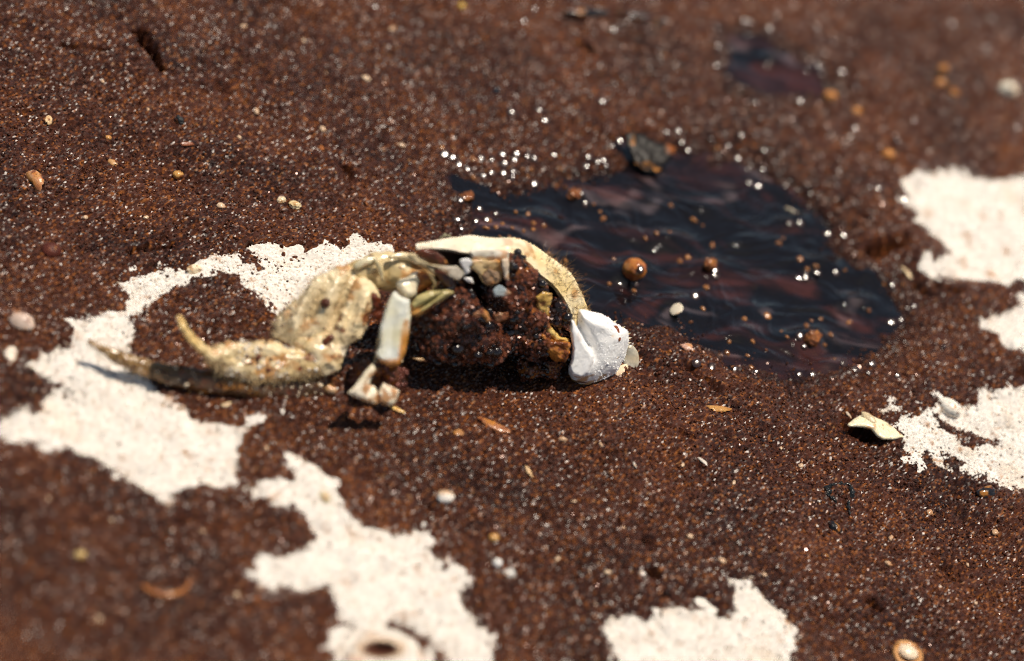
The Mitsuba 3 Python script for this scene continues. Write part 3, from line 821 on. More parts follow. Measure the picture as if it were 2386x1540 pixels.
slab("joint_plate", zz([(1330, 850), (1420, 890), (1560, 915), (1572, 1000), (1520, 1085), (1440, 1075), (1360, 980)], *Z3), a=[0.46, 0.17, 0.03], b=[0.16, 0.045, 0.012], seed=100, amber=0.3, brown=0.4, Yg=870, k=18, lift=2.4, thick=0.8, R=12, step=1.8, jag=5, rough=((0.3, 0.7),), label="rusty plate stained with oil left of the claw")
slab("bone_strip", zz([(1205, 770), (1232, 720), (1215, 820), (1200, 890), (1150, 965), (1135, 950), (1180, 860)], *Z3), a=[0.52, 0.27, 0.08], b=[0.36, 0.15, 0.04], seed=101, amber=0.3, brown=0.3, Yg=850, k=18, lift=2.5, thick=0.3, R=4, step=1.4, jag=1.5)
slab("shell_chip", zz([(240, 1045), (330, 1050), (385, 1080), (300, 1075)], *Z3), a=[0.5, 0.22, 0.06], b=CREAM, seed=102, amber=0.3, brown=0.2, Yg=870, k=18, lift=2.6, thick=0.2, R=3, step=1.3, jag=1.5)
slab("mouthpart", zz([(930, 690), (970, 670), (1050, 660), (1050, 700), (970, 750), (940, 740)], *Z3), a=CREAM, b=[0.40, 0.2, 0.08], seed=103, amber=0.3, brown=0.4, lift=2.4, thick=0.35, R=5, step=1.4, jag=3, rough=((0.2, 0.6),))
slab("mouthpart", zz([(750, 690), (830, 620), (890, 660), (905, 740), (880, 745), (830, 690)], *Z3), a=[0.46, 0.24, 0.12], b=[0.18, 0.06, 0.025], seed=104, amber=0.3, brown=0.4, lift=3.2, thick=0.4, R=6, step=1.5, jag=4, rough=((0.2, 0.6),))

# the leg bases on top, left of the body
basel, _ = blob([(840, 632, hp(632, 850, 21), 1.4), (872, 620, hp(620, 850, 21), 1.5, 900, 610, hp(610, 850, 21), 1.2), (905, 640, hp(640, 850, 21), 1.9), (930, 636, hp(636, 850, 21) + 0.5, 2.0), (960, 645, hp(645, 850, 21) + 0.4, 1.9), (940, 618, hp(618, 850, 21), 1.4, 965, 625, hp(625, 850, 21), 1.5), (930, 655, hp(655, 850, 21), 1.5), (985, 640, hp(640, 850, 21), 1.3), (868, 650, hp(650, 850, 21), 1.3),
                  (960, 668, hp(668, 850, 21) - 1, 1.8), (810, 645, hp(645, 850, 21), 1.2)], 0.28, ((0.22, 1.1), (0.08, 0.35)), 0.2, 111)
c = shellcol(basel[0], [0.66, 0.55, 0.34], [0.50, 0.38, 0.18], 112, 0.22, 0.08, 1.6)
BASE = part("leg_base", basel, "wet_shell", c, label="glossy cream joints where the legs meet the body")
limb("leg_base_ridge", hl([(905, 600, 8, 0.5), (940, 597, 18, 0.8), (985, 612, 22, 0.8), (1020, 640, 14, 0.6)], 850, 21, lift=1.3), a=[0.7, 0.6, 0.38], b=CREAM, seed=113, amber=0.1, brown=0.0, under=BASE)
limb("leg_base_ridge", hl([(872, 603, 8, 0.5), (884, 625, 12, 0.7), (890, 652, 8, 0.5)], 850, 21, lift=1.5), a=[0.7, 0.6, 0.40], b=OLIVE, seed=114, amber=0.2, brown=0.1, under=BASE)
limb("leg_base_ridge", hl([(825, 625, 12, 0.6), (855, 608, 20, 0.8), (880, 605, 10, 0.6)], 850, 21, lift=0.9), a=[0.62, 0.56, 0.38], b=OLIVE, seed=115, amber=0.1, brown=0.0, under=BASE)
slab("knuckle", zz([(530, 900), (600, 820), (730, 780), (800, 700), (910, 670), (1020, 730), (1030, 820), (965, 880), (930, 980), (890, 1100), (805, 1180), (690, 1190), (600, 1100), (545, 990)], *Z5), a=[0.84, 0.76, 0.56], b=[0.78, 0.66, 0.44], seed=116, amber=-0.1, brown=-0.15, Yg=1005, k=28, lift=0.2, thick=1.6, R=22, step=1.7,
     bumps=[(955, 682, 10, 10, 0, 0.3)], rough=((0.03, 1.2),), label="cream glossy knuckle above the hanging leg")
slab("knuckle_oil", zz([(880, 720), (960, 670), (1080, 700), (1150, 800), (1200, 900), (1120, 960), (1000, 1030), (900, 1090), (890, 960), (960, 860)], *Z5), "tar", a=[0.36, 0.12, 0.02], b=[0.10, 0.028, 0.008], seed=110, amber=0.3, brown=0.3, Yg=850, k=18, lift=2.4, thick=0.8, R=14, step=1.7, rough=((0.15, 0.7),), label="amber and brown oil on the knuckle's right half")
slab("knuckle_collar", zz([(960, 640), (1060, 650), (1170, 730), (1260, 880), (1230, 990), (1140, 1000), (1200, 900), (1130, 780), (1040, 690), (960, 665)], *Z5), a=[0.66, 0.50, 0.26], b=[0.55, 0.36, 0.14], seed=117, amber=0.2, brown=0.05, Yg=850, k=18, lift=2.6, thick=0.3, R=4, step=1.4, rough=((0.05, 0.7),))
limb("brown_fold", hl([(1012, 628, 10, 0.6), (1035, 645, 26, 1.0), (1048, 668, 22, 0.9)], lift=1.6), a=[0.10, 0.028, 0.012], b=[0.05, 0.016, 0.008], seed=118, amber=0.0, brown=0.3, rough=(0.2, 0.7))

# the broad bent leg on the left
LEG, legm = slab("broad_leg", zz([(700, 300), (640, 330), (560, 370), (490, 450), (430, 540), (340, 600), (270, 670), (220, 760), (208, 860), (260, 935), (340, 985), (450, 1010), (560, 1000), (660, 980), (760, 950), (900, 800), (1000, 640), (1040, 480), (940, 370), (890, 290), (800, 262)], *Z2), a=[0.78, 0.66, 0.44], b=[0.62, 0.50, 0.29], seed=121, amber=0.12, brown=0.02, Yg=915, k=27,
                 thick=1.9, R=52, step=2.4, jag=6, sc=1.5, rough=((0.20, 1.3), (0.10, 0.4)), label="broad hairy cream leg segment bent on the left",
                 bumps=[(712, 700, 60, 9, 118, 0.7), (735, 715, 60, 8, 118, -0.6), (765, 705, 70, 10, 115, 0.6), (790, 715, 80, 8, 112, -0.9), (690, 770, 50, 9, 110, 0.5), (668, 760, 40, 8, 112, -0.4)])
slab("ridge", zz([(895, 385), (960, 372), (1040, 420), (1088, 500), (1075, 600), (1005, 690), (995, 770), (930, 885), (830, 950), (795, 1045), (690, 1062), (640, 1025), (665, 930), (690, 830), (735, 720), (800, 600), (835, 480), (865, 420)], *Z2), a=[0.74, 0.63, 0.40], b=[0.66, 0.50, 0.28], seed=122, amber=0.25, brown=0.12, Yg=915, k=27, lift=1.2,
     thick=1.5, R=30, step=2.2, jag=4, rough=((0.22, 1.1), (0.08, 0.4)), under=LEG, label="smooth swollen edge of the broad leg",
     bumps=[(838, 742, 60, 8, 112, 0.6), (818, 735, 60, 7, 112, -0.5), (790, 800, 12, 24, 0, -0.6)], tint=lambda c, v: lerp(c, [0.72, 0.66, 0.56], 0.7 * sst(795, 825, pix(v)[1])))
lump, _ = blob([(757, 706, hp(706, 915, 27) + 1.75, 0.6)], 0.3, ((0.2, 0.4),), 0.12, 125)
part("oil_clot", lump, "tar", np.array([0.06, 0.018, 0.008]), under=LEG, label="dark round oil clot on the broad leg")
lump, _ = blob([(755, 800, hp(800, 915, 27) + 1.75, 0.35, 772, 786, hp(786, 915, 27) + 1.8, 0.4)], 0.3, ((0.15, 0.4),), 0.12, 126)
part("oil_clot", lump, "tar", np.array([0.09, 0.025, 0.010]), under=LEG)
lump, _ = blob([(868, 690, hp(690, 915, 27) + 1.9, 0.45, 880, 712, hp(712, 915, 27) + 1.9, 0.55), (880, 735, hp(735, 915, 27) + 2.0, 0.5)], 0.3, ((0.2, 0.4),), 0.14, 127)
part("oil_clot", lump, "tar", np.array([0.10, 0.022, 0.008]), under=LEG)
m, who, p = hairs(legm, 3400, 0.6, 0.04, pick=lambda p, n_: pix(p)[0] + rng.normal(0, 45, len(p)) < 745)
part("bristle", m, "hair", lerp([0.62, 0.52, 0.34], [0.40, 0.30, 0.15], rng.random(len(p)))[who], under=LEG, kind="stuff")

FOOT, footm = slab("curved_leg_tip", zz([(845, 636), (870, 640), (930, 720), (1000, 800), (1065, 865), (1130, 890), (1200, 850), (1280, 830), (1420, 850), (1560, 820), (1660, 850), (1760, 890), (1900, 880), (1995, 955), (2005, 1040), (1930, 1092), (1800, 1112), (1600, 1145), (1400, 1125), (1250, 1085), (1100, 985), (1000, 900), (930, 830), (880, 740)], *Z1),
                   a=[0.68, 0.56, 0.34], b=[0.52, 0.38, 0.18], seed=131, amber=0.22, brown=0.08, thick=1.5, R=26, step=2.2, jag=4, sc=1.4, rough=((0.30, 1.0), (0.15, 0.4)), hfun=lambda X, Y: 1.5 + (905 - Y) / 30.0 + 2.2 * sst(520, 415, X),
                   label="hairy claw tipped leg end curling up on the left", tint=lambda c, v: lerp(c, [0.62, 0.43, 0.16], 0.8 * sst(490, 450, pix(v)[0])))
m, who, p = hairs(footm, 3000, 0.7, 0.05, lean=(0, 0, -0.5), pick=lambda p, n_: (pix(p)[0] > 480) & (n_[:, 2] < 0.35))
part("bristle", m, "hair", lerp([0.60, 0.47, 0.27], [0.30, 0.18, 0.07], rng.random(len(p)))[who], under=FOOT, kind="stuff")
m, who, p = beads(footm, 700, 0.16, 0.1, pick=lambda p: (pix(p)[0] > 500) & (fbm(p / 1.6, 2, 9) > 0.5))
part("stuck_grain", m, "grain_skin", lerp([0.75, 0.70, 0.6], [0.10, 0.03, 0.015], (rng.random(len(p)) < 0.45) * 1.0)[who], under=FOOT, kind="stuff")
lump, _ = blob([(640, 828, 4.2, 0.5, 690, 838, 4.2, 0.7), (725, 858, 3.6, 0.35)], 0.3, ((0.25, 0.5),), 0.14, 132)
part("oil_clot", lump, "tar", np.array([0.025, 0.010, 0.006]), under=FOOT)
limb("leg_joint", [(680, 780, 5.0, 60, 2.0), (722, 812, 4.6, 86, 2.4), (770, 842, 4.0, 72, 2.3), (795, 856, 3.6, 44, 1.6)], a=[0.74, 0.61, 0.39], b=[0.58, 0.44, 0.22], seed=134, amber=0.2, brown=0.08, n=70, m=40, rough=(0.42, 0.8), sc=1.2, label="lumpy cream joint between the broad leg and its curled tip")
m, who, p = beads(legm, 380, 0.13, 0.15, pick=lambda p: (pix(p)[0] < 760) & (fbm(p / 1.4, 2, 29) > 0.5))
part("stuck_grain", m, "grain_skin", lerp([0.75, 0.68, 0.55], [0.10, 0.03, 0.015], (rng.random(len(p)) < 0.6) * 1.0)[who], under=LEG, kind="stuff")
DRK, drkm = limb("dark_leg_tip", [(770, 890, 1.0, 60, 2.0), (690, 902, 1.0, 60, 2.0), (600, 902, 1.0, 56, 2.0), (480, 888, 1.1, 54, 1.8), (370, 866, 1.5, 46, 1.5), (285, 836, 2.2, 30, 1.1), (240, 814, 2.7, 19, 0.8), (203, 790, 3.2, 6, 0.4)],
                 a=[0.11, 0.055, 0.025], b=[0.035, 0.015, 0.008], seed=133, amber=0.1, brown=0.15, n=120, m=40, rough=(0.28, 0.9), sc=1.6, label="dark oil stained leg end lying on the white sand",
                 tint=lambda c, u, t, v: lerp(c, [0.46, 0.28, 0.10], 0.55 * sst(0.55, 0.9, u)))  # shade is in the dark base colour, caught light in the amber end
m, who, p = hairs(drkm, 3600, 1.0, 0.05, lean=(0, 0, -0.25))
part("bristle", m, "hair", lerp([0.05, 0.025, 0.012], [0.34, 0.21, 0.08], rng.random(len(p)) ** 2)[who], under=DRK, kind="stuff")
m, who, p = beads(drkm, 900, 0.15, 0.1, pick=lambda p: fbm(p / 1.6, 2, 19) > 0.45)
part("stuck_grain", m, "grain_skin", lerp([0.70, 0.58, 0.42], [0.06, 0.02, 0.01], (rng.random(len(p)) < 0.75) * 1.0)[who], under=DRK, kind="stuff")

# the hanging leg with its broken foot
YG, KG = 1000, 26
HANG, hangm = slab("hanging_leg", zz([(1220, 480), (1255, 525), (1340, 560), (1348, 700), (1335, 850), (1305, 1000), (1250, 1110), (1180, 1120), (1090, 1085), (1055, 1015), (1085, 950), (1090, 800), (1120, 700), (1160, 570), (1190, 510)], *Z2), a=[0.68, 0.70, 0.64], b=[0.68, 0.64, 0.44], seed=141, amber=-0.05, brown=-0.2, Yg=YG, k=KG, lift=1.0,
                   thick=0.8, R=12, step=1.8, rough=((0.08, 1.0),), bumps=[(915, 775, 10, 80, 4, -0.25)], label="bluish white flat leg hanging down in front of the body",
                   tint=lambda c, v: lerp(lerp(c, [0.50, 0.20, 0.02], 0.95 * sst(-3, 9, pix(v)[0] - 929 + (pix(v)[1] - 800) * 0.08 + 10 * (fbm(v / 1.2, 3, 4) - 0.5)) * sst(735, 790, pix(v)[1])), [0.46, 0.17, 0.02], 0.9 * sst(830, 842, pix(v)[1] + 12 * (fbm(v / 0.9, 2, 6) - 0.5))))
edge = []
for sgn in (-1, 1):
    for k in range(19):
        u_ = 0.12 + 0.8 * k / 18
        X = 925 - 22 * u_ + sgn * (17 + 14 * min(1, u_ * 1.6))
        Y = 690 + 165 * u_
        edge.append(at(X, Y, hp(Y, YG, KG)))
m, who = many(ICO[1], np.array(edge), np.full(len(edge), 0.13))
part("serration", m, "shell", np.array([0.66, 0.52, 0.30]), under=HANG, kind="stuff")
lump, _ = blob([(912, 868, hp(868, YG, KG), 1.0, 922, 890, hp(890, YG, KG), 0.9), (935, 870, hp(870, YG, KG), 0.5, 938, 895, hp(895, YG, KG), 0.4), (880, 866, hp(866, YG, KG), 0.5)], 0.4, ((0.25, 0.6),), 0.16, 142)
lump3, _ = blob([(848, 862, 3.2, 1.0, 868, 884, 3.0, 1.1), (885, 862, 4.5, 0.8), (830, 880, 2.2, 0.8), (862, 900, 2.2, 0.7)], 0.5, ((0.35, 0.8),), 0.18, 148)
part("oil_clump", lump3, "tar", oilcol(lump3[0], 149, 1.0), label="red brown oily clump left of the hanging leg")
m, who, p = beads(lump3, 260, 0.16, 0.2)
part("oily_grain", m, "wet_grain_skin", np.array([0.09, 0.024, 0.012]), kind="stuff")
JT = part("oily_joint", lump, "tar", oilcol(lump[0], 143, 1.0), under=HANG, label="red brown oily joint at the leg's lower end")
m, who, p = beads(lump, 160, 0.15, 0.2)
part("oily_grain", m, "wet_grain_skin", np.array([0.10, 0.025, 0.014]), under=HANG, kind="stuff")
# the white broken end: a folded triangular scale with two lobes
FT = [zz([(1120, 240), (1165, 330), (1095, 450), (1075, 530), (1135, 540), (1195, 640), (1185, 805), (1040, 765), (900, 695), (778, 640), (880, 540), (960, 430), (1040, 320)], *Z6),
      zz([(1195, 640), (1260, 500), (1400, 560), (1475, 605), (1445, 740), (1400, 805), (1300, 808), (1195, 760)], *Z6)]
FT = [[((x - 865) * 1.16 + 864, (y - 900) * 1.14 + 902) for x, y in o_] for o_ in FT]
for k_, o_ in enumerate(FT):
    slab("broken_foot", o_, "shell", a=[0.82, 0.74, 0.58], b=[0.76, 0.66, 0.46], seed=145 + k_, amber=-0.05, brown=-0.12, hfun=lambda X, Y: 4.4 + (935 - Y) / 26.0, thick=0.85, R=13, step=1.5, rough=((0.06, 0.8),), under=HANG,
         bumps=[(866, 905, 5, 22, 30, -0.5)] if k_ == 0 else [], label=["white triangular broken foot held up by the oily joint", "white rounded lobe at the broken foot's right"][k_],
         tint=lambda c, v: lerp(c, [0.42, 0.17, 0.04], 0.85 * sst(0.50, 0.62, fbm(v / 0.8, 3, 3) + 0.12 * sst(920, 935, pix(v)[1]))))
for X, Y, h_, r_, col in ((765, 905, 1.2, 0.55, [0.60, 0.44, 0.30]), (1005, 690, 9.0, 0.3, [0.6, 0.5, 0.3])):
    lump, _ = blob([(X, Y, h_, r_, X + 10, Y + 4, h_, r_ * 0.8)], 0.3, ((0.1, 0.5),), 0.14, 146)
    part("shell_chip", lump, "wet_shell", shellcol(lump[0], col, [0.45, 0.25, 0.1], 147, 0.3, 0.2, 1.0))

# the white claw
YC, KC = 893, 23


def hc(Y):
    return hp(Y, YC, KC)


palm, _ = inflate(zz([(385, 328), (520, 360), (680, 410), (790, 460), (830, 510), (925, 565), (1025, 625), (1040, 740), (1015, 850), (990, 960), (940, 1060), (880, 1165), (740, 1262), (620, 1320), (500, 1352), (380, 1332), (290, 1282), (240, 1190), (250, 1090), (285, 1000), (290, 860), (275, 640), (300, 480)], *Z4),
                  Yg=YC, k=KC, thick=2.9, R=54, step=2.0, seed=151, rough=((0.06, 1.2), (0.04, 0.3)), bumps=[(1368, 792, 15, 44, -22, -1.1), (1349, 754, 9, 20, -22, -0.7), (1405, 760, 40, 14, 25, 0.5)])


def clawcol(v, seed):
    c = lerp([0.80, 0.80, 0.80], [0.76, 0.75, 0.72], noise(v / 0.35, seed))
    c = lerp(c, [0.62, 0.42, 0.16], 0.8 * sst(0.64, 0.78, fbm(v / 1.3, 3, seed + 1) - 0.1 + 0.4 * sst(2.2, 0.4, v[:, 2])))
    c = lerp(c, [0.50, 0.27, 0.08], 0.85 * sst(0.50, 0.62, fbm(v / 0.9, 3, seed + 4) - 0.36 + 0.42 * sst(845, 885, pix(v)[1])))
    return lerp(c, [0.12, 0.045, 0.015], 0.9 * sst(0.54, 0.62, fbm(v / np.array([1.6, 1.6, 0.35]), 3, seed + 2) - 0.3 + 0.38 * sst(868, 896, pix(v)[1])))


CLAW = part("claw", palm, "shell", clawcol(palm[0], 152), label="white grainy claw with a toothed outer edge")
slab("finger", zz([(282, 476), (318, 500), (352, 580), (400, 680), (445, 760), (485, 830), (535, 900), (580, 960), (575, 1030), (545, 1110), (520, 1200), (400, 1260), (285, 1210), (250, 1120), (285, 1000), (293, 880), (273, 700), (260, 560)], *Z4), "shell", a=[0.80, 0.80, 0.80], b=[0.78, 0.76, 0.70], seed=153, amber=-0.1, brown=-0.2, Yg=YC, k=KC, lift=1.75,
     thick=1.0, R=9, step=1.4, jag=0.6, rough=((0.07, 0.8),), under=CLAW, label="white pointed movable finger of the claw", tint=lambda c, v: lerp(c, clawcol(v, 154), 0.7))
teeth, tip = [], []
tp = np.array([(1352, 722), (1362, 722), (1374, 725), (1386, 729), (1398, 734), (1410, 740), (1420, 745), (1429, 750), (1438, 757), (1446, 763), (1453, 770), (1459, 777), (1463, 786), (1466, 796), (1467, 806)], float)
cone = vf(trimesh.creation.cone(radius=0.19, height=0.75, sections=8))
V, F = [], []
for k, (X, Y) in enumerate(tp):
    c0 = at(X - 3, Y + 4, hc(Y))
    outd = at(X + 14 + k, Y - 22 + 1.4 * k, hc(Y) + 0.3) - c0
    outd /= np.linalg.norm(outd)
    a_ = np.cross(outd, BACK)
    a_ /= np.linalg.norm(a_)
    b_ = np.cross(outd, a_)
    s_ = rng.uniform(0.7, 1.3)
    key = name(f"{CLAW}__tooth")
    put(key, (c0 + s_ * (cone[0] @ np.stack([a_, b_, outd])), cone[1]), "tooth_skin", None)
lump, _ = blob([(1437, 768, hc(768) + 1.25, 0.24, 1439, 790, hc(790) + 1.45, 0.34), (1434, 762, hc(762) + 1.15, 0.2)], 0.25, ((0.12, 0.4),), 0.1, 155)
part("oil_stain", lump, "tar", np.array([0.22, 0.05, 0.012]), under=CLAW, label="red brown oil drop near the claw's outer edge")
lump, _ = blob([(1362, 776, hc(776) + 0.7, 0.24, 1366, 786, hc(786) + 0.8, 0.22)], 0.25, ((0.15, 0.3),), 0.1, 156)
part("oil_stain", lump, "tar", np.array([0.22, 0.10, 0.04]), under=CLAW)
m, who, p = beads(palm, 900, 0.075, 0.25, 0.2, unit=ICO[1], pick=lambda p: (pix(p)[0] > 1385) & (p[:, 2] > 1))
part("granule", m, "shell", np.array([0.82, 0.82, 0.82]), under=CLAW, kind="stuff")
limb("claw_flap", [(1462, 805, 2.6, 16, 0.5), (1470, 825, 1.8, 34, 0.6), (1468, 848, 0.9, 36, 0.6), (1462, 862, 0.4, 18, 0.4)], a=[0.50, 0.50, 0.44], b=[0.42, 0.34, 0.22], seed=157, amber=0.3, brown=0.1, label="translucent grey flap behind the claw")
limb("shell_chip", [(1432, 872, 0.9, 14, 0.4), (1448, 862, 0.9, 22, 0.5), (1462, 852, 0.8, 10, 0.4)], a=[0.75, 0.55, 0.38], b=CREAM, seed=158, amber=0.1, brown=0.0)

# ------------------------------------------------------------------ beads of oil and wet grains round the pools
HALF = SUN + BACK
HALF /= np.linalg.norm(HALF)


def cap():
    """A flattened drop: a shallow curved top and a round rim."""
    prof = [(0.0, 0.36), (0.3, 0.352), (0.55, 0.33), (0.75, 0.28), (0.92, 0.14), (1.0, -0.05), (0.9, -0.3), (0.5, -0.45), (0.0, -0.5)]
    m = trimesh.creation.revolve(np.array(prof[::-1]), sections=14)
    return vf(m)


CAP = cap()
ZA, ZB, ZC, ZD = (1300, 380, 2.369), (2048, 661, 2.33), (2048, 0, 2.33), (1024, 0, 2.33)
GLINT = (zz([(75, 200), (130, 225), (178, 272), (245, 305), (345, 225), (412, 240), (485, 200), (575, 235), (590, 200), (497, 272), (345, 350), (418, 335), (493, 335), (565, 320), (553, 370), (718, 410), (190, 525), (300, 675), (380, 665), (445, 627), (328, 592), (165, 668), (200, 730), (1045, 478), (1075, 555), (855, 210), (1105, 222), (1160, 255), (1205, 250), (1230, 285), (1075, 285), (1430, 232), (1618, 248), (1770, 118), (1812, 172), (1655, 45), (1740, 35), (2090, 138), (2158, 238), (2240, 310), (2245, 400), (2308, 430), (2350, 315), (2345, 170), (1975, 90), (1320, 105), (1262, 140), (720, 235), (670, 215), (1998, 970), (1998, 1025), (2003, 1060), (1857, 1212), (1432, 1122), (2190, 60)], *ZA)
         + zz([(750, 25), (820, 25), (1010, 105), (1125, 115), (858, 400), (935, 370), (1068, 372), (1465, 455), (815, 815), (903, 845), (848, 885), (1125, 1005), (200, 1030), (1520, 705), (1455, 720), (1620, 610), (1325, 1010), (1210, 1045), (815, 1085), (910, 1085), (365, 1045), (510, 1065), (95, 1005), (1300, 1075), (1825, 890), (1500, 1095)], *ZB)
         + zz([(240, 185), (430, 155), (470, 160), (605, 200), (660, 115), (1055, 290), (940, 195), (230, 460), (945, 465), (930, 495), (980, 520), (970, 480), (1215, 610), (250, 335), (815, 715), (1110, 510), (1200, 900), (1500, 985), (1620, 850), (2160, 135), (1885, 170), (2120, 335), (2340, 900), (1310, 1310), (1370, 1315), (1080, 1300), (1540, 1400), (510, 720)], *ZC)
         + zz([(235, 50), (355, 110), (1640, 80), (1350, 70), (1725, 75), (2110, 110), (2015, 135), (1905, 210), (2145, 215), (1280, 155), (1180, 790), (1420, 850), (1820, 715), (1380, 775)], *ZD))
AMB = (zz([(145, 150), (60, 155), (205, 220), (285, 235), (285, 365), (635, 305), (692, 305), (668, 355), (905, 305), (965, 360), (935, 430), (865, 420), (795, 410), (585, 605), (675, 625), (712, 685), (708, 730), (785, 705), (535, 810), (605, 805), (490, 690), (375, 720), (325, 820), (445, 715), (740, 885), (780, 925), (865, 955), (940, 950), (940, 1015), (675, 880), (1185, 605), (1205, 655), (1140, 550), (1685, 560), (1505, 795), (1585, 760), (1680, 750), (1850, 665), (1915, 705), (1285, 940), (1250, 1115), (1425, 1165), (1750, 958), (1805, 930), (1950, 990), (1940, 1145), (1945, 940), (2015, 155), (1980, 850), (540, 780), (470, 780), (420, 800), (640, 740), (560, 720), (400, 670), (735, 940), (700, 900), (820, 900), (870, 985)], *ZA)
       + zz([(205, 165), (930, 318), (870, 340), (820, 270), (165, 470), (55, 712), (865, 735), (900, 700), (965, 690), (690, 775), (730, 815), (325, 850), (450, 945), (310, 930), (360, 1030), (485, 1030), (1435, 880), (1300, 630), (1160, 715), (490, 845), (1030, 800), (990, 870), (1060, 970), (1540, 450), (1410, 450), (590, 670), (430, 690), (670, 160), (700, 125), (140, 620), (1130, 350), (35, 260)], *ZB))


def spot(X, Y, lift=0.0):
    """On the pool where the pool lies open, else on the sand."""
    p = on(X, Y)
    d = float(PDIST([p[1], p[0]])[0])
    if d > 0.2:
        k = 0 if Y > 260 else 1
        g = float(ground(p)[0])
        q = on_pool(X, Y, k)
        if q[2] >= g:
            p = q
    p[2] += lift
    return p


for X, Y in GLINT:
    r_ = float(rng.uniform(0.45, 0.62))
    pw = spot(X, Y, 0.10)
    m, _w = flats(pw[None], np.array([r_]), 0.065, CAP, HALF[None])  # caps turned to the half vector so their tops glint at the camera
    key = name("oil_bead")
    where = "in the upper right sand" if X > 1960 and Y < 330 else "round the small oil pool" if X > 1620 and Y < 260 else "in the upper middle sand" if Y < 300 else "along the large pool's left shore" if X < 1190 else "on the large pool's upper rim" if Y < 460 and X < 1700 else "at the large pool's upper right shore" if Y < 470 else "inside the large pool" if X < 2050 and Y < 800 else "on the sand right of the large pool" if X > 2050 else "along the large pool's lower shore"
    put(key, m, "glint_skin", None, label=f"flat dark oil bead with round glint {where}", cat="oil bead", group=f"glinting oil beads {where}")
for X, Y in AMB:
    r_ = float(rng.uniform(0.24, 0.42))
    uv_, uf_ = ICO[2]
    uv_ = uv_ * (1 + 0.5 * (fbm(uv_ * 1.4 + X, 2, 3) - 0.5))[:, None]
    m, _w = many((uv_, uf_), spot(X, Y, -0.08)[None], np.array([r_]), 0.35)
    key = name("amber_bead")
    where = "just behind the crab's shell" if X < 1440 and Y > 560 else "in the pool's left arm" if X < 1440 else "near the pool's lower shore" if Y > 730 else "in the pool's right part" if X > 1780 else "in the middle of the pool"
    put(key, m, "amber_skin", None, label=f"small amber bead breaking the black oil {where}", cat="oil bead", group=f"amber beads {where}")

# ------------------------------------------------------------------ shells, chips, pebbles and tar lying about


def frame(X, Y, ang, lift=0.0, tilt=0.0, pool_=False):
    p = spot(X, Y, lift) if pool_ else on(X, Y, lift)
    a = math.radians(ang)
    u_ = at(X + 20 * math.cos(a), Y - 20 * math.sin(a), p[2]) - p
    u_ /= np.linalg.norm(u_)
    n_ = np.array([0, 0, 1.0])
    w_ = np.cross(n_, u_)
    t = math.radians(tilt)
    w2, n2 = w_ * math.cos(t) + n_ * math.sin(t), n_ * math.cos(t) - w_ * math.sin(t)
    return p, np.stack([u_, w2, n2], 0)


def flake(X, Y, L_, Wd, ang=0.0, dome=0.16, thick=0.16, tilt=0.0, lift=0.1, seed=0, jag=0.5, pool_=False, hollow=False):
    """A broken piece of shell: an irregular outline, domed (or, if hollow, with its cup upwards), of even thickness. L_, Wd in px."""
    p, A = frame(X, Y, ang, lift, tilt, pool_)
    a, b = L_ / 2 * scale_at(p), Wd / 2 * scale_at(p)
    th = np.linspace(0, 2 * math.pi, 40, endpoint=False)
    rr = 1 + jag * 2 * (fbm(np.stack([np.cos(th) * 1.6 + seed * 3.7, np.sin(th) * 1.6, th * 0], 1), 3, seed) - 0.5)
    rr = rr * (1 - 0.35 * jag * np.abs(np.sin(1.5 * th + seed)))
    rings = np.linspace(0.12, 1, 8)
    x, y = (rings[:, None] * rr * np.cos(th)), (rings[:, None] * rr * np.sin(th))
    z = dome * b * (1 - (x ** 2 + y ** 2)) * (-1 if hollow else 1)
    top = np.stack([a * x, b * y, z + thick * np.sqrt(np.clip(1 - rings ** 6, 0, 1))[:, None] / 2], -1)
    bot = np.stack([a * x, b * y, z - thick * np.sqrt(np.clip(1 - rings ** 6, 0, 1))[:, None] / 2], -1)
    n_, m_ = 8, 40
    i, j = np.meshgrid(np.arange(n_ - 1), np.arange(m_), indexing="ij")
    q = np.stack([i * m_ + j, (i + 1) * m_ + j, (i + 1) * m_ + (j + 1) % m_, i * m_ + (j + 1) % m_], -1).reshape(-1, 4)
    f = np.vstack([q[:, [0, 1, 2]], q[:, [0, 2, 3]]])
    v = np.vstack([top.reshape(-1, 3), bot.reshape(-1, 3)])
    f2 = f[:, ::-1] + n_ * m_
    k = len(v)
    v = np.vstack([v, top[0].mean(0), bot[0].mean(0)])
    jj = np.arange(m_)
    f = np.vstack([f, f2, np.stack([jj * 0 + k, jj, (jj + 1) % m_], 1), np.stack([jj * 0 + k + 1, (jj + 1) % m_ + n_ * m_, jj + n_ * m_], 1)])
    o = (n_ - 1) * m_
    f = np.vstack([f, np.stack([o + jj, o + jj + n_ * m_, o + (jj + 1) % m_ + n_ * m_], 1), np.stack([o + jj, o + (jj + 1) % m_ + n_ * m_, o + (jj + 1) % m_], 1)])
    v = v + 0.06 * b * (fbm(v / max(b, 0.2) * 1.5, 3, seed + 2) - 0.5)[:, None] * [0, 0, 2.0]
    return p + v @ A, f


def pebble(X, Y, rx, ry, rz, ang=0.0, lift=0.0, rough=0.3, seed=0, pool_=False, sub=3):
    """A rounded lump; rx, ry, rz in px."""
    p, A = frame(X, Y, ang, 0, 0, pool_)
    s_ = scale_at(p)
    v, f = ICO[sub]
    v = v * (1 + rough * 2 * (fbm(v * 1.3 + seed * 5.1, 3, seed) - 0.5 + 0.5 * (fbm(v * 3.1 + seed * 2.1, 2, seed + 1) - 0.5)))[:, None] * (np.array([rx, ry, rz]) * s_)
    return p + np.array([0, 0, (rz * 0.25 + lift) * s_]) + v @ A, f


